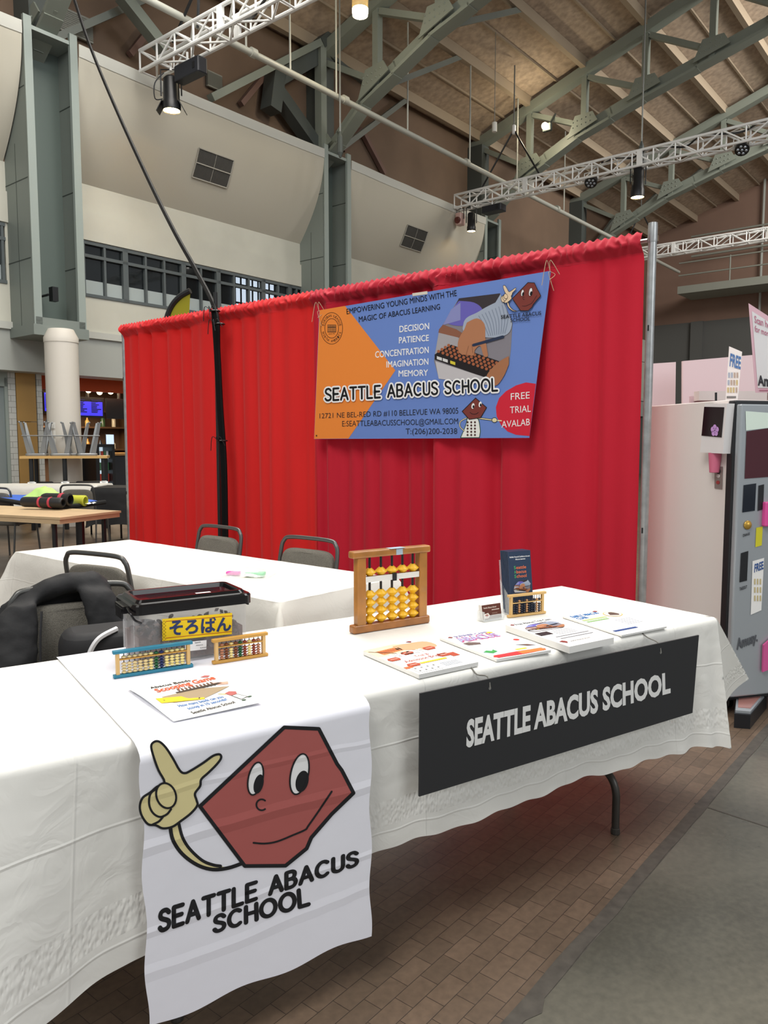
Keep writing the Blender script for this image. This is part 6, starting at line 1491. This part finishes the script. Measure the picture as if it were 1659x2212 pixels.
m = MB(); p = fmap_(1614, 1134, .002); m.lathe([(.022, 0), (.022, .004), (.014, .012), (0, .014)], p, 16, Z=-sb); m.build('gold_button', mat('gold_disc', 'caa24a', .3, metal=.6), t, smooth=True)
m = MB(); m.rbox(fmap_(1655, 1110, .01) + V((0, 0, 0)), (.03, .05, .12), .01, 0, sb, ff); m.build('pink_handle', mat('hot_pink', 'e0529e', .4), t)
m = MB(); pts = [fmap_(x, y, .006) for x, y in ((1645, 1392), (1668, 1372), (1668, 1440), (1643, 1450))]; m.prism(pts, -sb*.01); m.build('prize_door', mat('pink_frame', 'd25a97', .4), t)
# dispenser on the machine's side
smap2 = planemap(MF + sb*.3 - ff*.001, -ff)
t2 = thing('dispenser', 'white dispenser with a dark window on the side of the white machine', 'dispenser', smap2(1562, 980, 0))
pts = [smap2(x, y, 0) for x, y in ((1530, 977), (1580, 980), (1589, 872), (1541, 872))]; m = MB(); m.prism(pts, -ff*.05); m.build('housing', mat('dispenser_white', 'e2dfdf', .3), t2)
pr = Print(smap2, .001); pr.poly([(1534, 941), (1578, 945), (1584, 880), (1540, 879)], mat('dark_window', '231318', .12), 52); pr.build('window', t2)
pr = Print(smap2, .001)
for k in range(5): a = radians(90 + 72*k); pr.ell(1564 + 5*cos(a), 930 - 7*sin(a), 4, 6, 'c79ad8', 54, 0)
pr.build('flower_sticker', t2)
m = MB(); m.cyl(smap2(1543, 866, -.01), smap2(1543, 848, -.01), .006, n=8); m.build('antenna', m_blkp, t2)
p = smap2(1552, 978, .02); m = MB(); m.lathe([(.022, -.1), (.024, -.098), (.032, 0), (.03, 0)], p, 20); tag(m.build('pink_cup', mat('pink_plastic', 'd46f8c', .4), smooth=True), 'pink cup under the dispenser on the white machine', 'cup')
pr = Print(smap2, .001); pr.poly([(1544, 1008), (1562, 1008), (1561, 1057), (1544, 1055)], mat('steel_plate', '9a8f8c', .3, metal=.5), 2); pl = pr.build('coin_plate', t)
pr = Print(smap2, .001); pr.ell(1553, 1018, 5, 6, '3a3436', 4); pr.ell(1553, 1028, 4, 4, 'c9c0be', 4); pr.ell(1552, 1042, 4, 4, '9a3a3a', 4); pr.build('coin_slot', pl)
m = MB()
for f, g in ((.12, .1), (.12, .5), (.6, .1), (.6, .5)):
    c = MF + sb*f + ff*g + V((0, 0, .035)); m.cyl(c - ff*.012, c + ff*.012, .035, n=14); m.box(c + V((0, 0, .03)), (.03, .03, .04), 0, sb, ff)
m.build('castor', m_mb, t)
m = MB(); m.box(MF + sb*.4 + ff*.31 + V((0, 0, .09)), (.74, .6, .03), 0, sb, ff); m.build('base', m_mw, t)
# machine tray on the floor in front
tr_ = [onz(x, y, .0) for x, y in ((1585, 1572), (1620, 1575), (1656, 1530), (1640, 1500), (1590, 1505))]
cen = sum(tr_, V())/5; t = thing('foot_tray', 'dark low foot tray with a pinkish window on the floor by the tablecloth corner', 'tray', cen)
m = MB(); m.prism([p + V((0, 0, .0)) for p in tr_], V((0, 0, .07))); m.build('tray_body', m_mb, t)
m = MB(); m.prism([p.lerp(cen, .06) + V((0, 0, .07)) for p in tr_], V((0, 0, .012))); m.build('silver_rim', m_silver, t)
m = MB(); m.prism([p.lerp(cen, .22) + V((0, 0, .082)) for p in tr_], V((0, 0, .003))); m.build('window', mat('pink_brown_window', 'a5766f', .12), t)
# second machine at the right edge
o_ = V((3.0, 4.35, 0)); m = MB(); t = thing('claw_machine', 'white and pink machine cut off by the right edge', 'machine', o_)
m.rbox(o_ + V((0, 0, .17)), (.9, .7, .25), .03, 0, ff, sb); m.build('base', m_mw, t); m = MB(); m.rbox(o_ + V((0, 0, 1.0)), (.86, .66, .9), .03, 0, ff, sb); m.build('glass_case', mat('case_glass', '5a5558', .1), t)
m = MB(); m.rbox(o_ + V((0, 0, .42)), (.88, .68, .26), .03, 0, ff, sb); m.build('pink_belt', mat('hot_pink', 'e0529e', .4), t)
m = MB(); m.rbox(o_ + V((0, 0, 1.52)), (.9, .7, .14), .03, 0, ff, sb); m.build('top', m_mw, t)
# pink partitions, signs
m_pink = mat('pale_pink_board', 'e3cdd0', .6)
def board(name, label, pts, Y, m, yaw=0.0, th=.03, foot=True, cat='partition'):
    n_ = V((sin(yaw), cos(yaw), 0)); p0 = unproj(*pts[0], (0, Y, 0), V((0, 1, 0))); w = [unproj(x, y, p0, n_) for x, y in pts]
    b = MB(); b.prism(w, n_*th); o = b.build(name, m); tag(o, label, cat); return o, (lambda x, y, k: unproj(x, y, p0, n_) - n_*(.001 + k))
def base_y(Y): return 958 + 1.37*FPX/Y
board('partition', 'narrow pale pink partition panel beside the steel pole', [(1400, base_y(7.2)), (1454, base_y(7.2)), (1460, 782), (1400, 786)], 7.2, m_pink)
board('partition', 'wide pale pink partition panel behind the paper signs', [(1474, base_y(6.8)), (1760, base_y(6.8)), (1760, 755), (1475, 780)], 6.8, m_pink)
board('low_partition', 'lower pink board behind the white machine', [(1492, base_y(6.0)), (1740, base_y(6.0)), (1740, 842), (1492, 856)], 6.0, mat('pale_pink_low', 'dcc3ca', .6))
m = MB(); m.box(V((3.18, 5.95, 1.73)), (1.6, .1, .07)); tag(m.build('top_rail', m_mw), 'white top rail of the lower pink board', 'rail')
o, fm2 = board('paper_sign', 'small white sign with a blue heading above the white machine', [(1566, 880), (1592, 880), (1603, 760), (1575, 748)], 4.78, mat('white_paper', 'f0efec', .6), .5, .006, cat='sign')
pr = Print(fm2, .002); pr.text('FREE', ((1576, 790), (1600, 797), (1601, 772), (1578, 764)), '4f78b0', 2, .03)
for i in range(12): pr.rect(1573 + (i % 4)*6 - (i//4), 805 + (i//4)*16, 1577 + (i % 4)*6 - (i//4), 816 + (i//4)*16, random.choice(['c9b98a', 'b8a79a', 'a9b4c4']), 2)
pr.rect(1570, 856, 1590, 860, '7a7a78', 2); pr.build('printing', o)
m = MB(); c = fm2(1580, 880, 0); m.cyl(V((c.x, c.y + .02, 0)), V((c.x, c.y + .02, c.z + .1)), .012, n=8); m.build('sign_pole', m_galv, o)
o, fm2 = board('poster_sign', 'large pink-bordered sign at the right edge with black lettering', [(1632, 848), (1720, 848), (1720, 722), (1617, 655)], 5.2, mat('pink_border', 'd6b4c0', .4), .35, .01, cat='sign')
pr = Print(fm2, .002); pr.poly([(1637, 838), (1720, 838), (1720, 734), (1624, 672)], 'd9dee0', 1); pr.text('Scan here', ((1630, 697), (1672, 714), (1672, 700), (1629, 682)), 'b5788e', 3, .02); pr.text('for more', ((1630, 716), (1664, 728), (1664, 717), (1630, 703)), 'b5788e', 3, .02)
pr.text('Amusy', ((1637, 832), (1690, 838), (1690, 812), (1636, 812)), '33343a', 3, .04); pr.rect(1640, 842, 1690, 844, 'b5788e', 3); pr.build('printing', o)
m = MB(); c = fm2(1650, 850, 0); m.cyl(V((c.x + .05, c.y + .03, 0)), V((c.x + .05, c.y + .03, c.z + .1)), .012, n=8); m.build('sign_pole', m_galv, o)
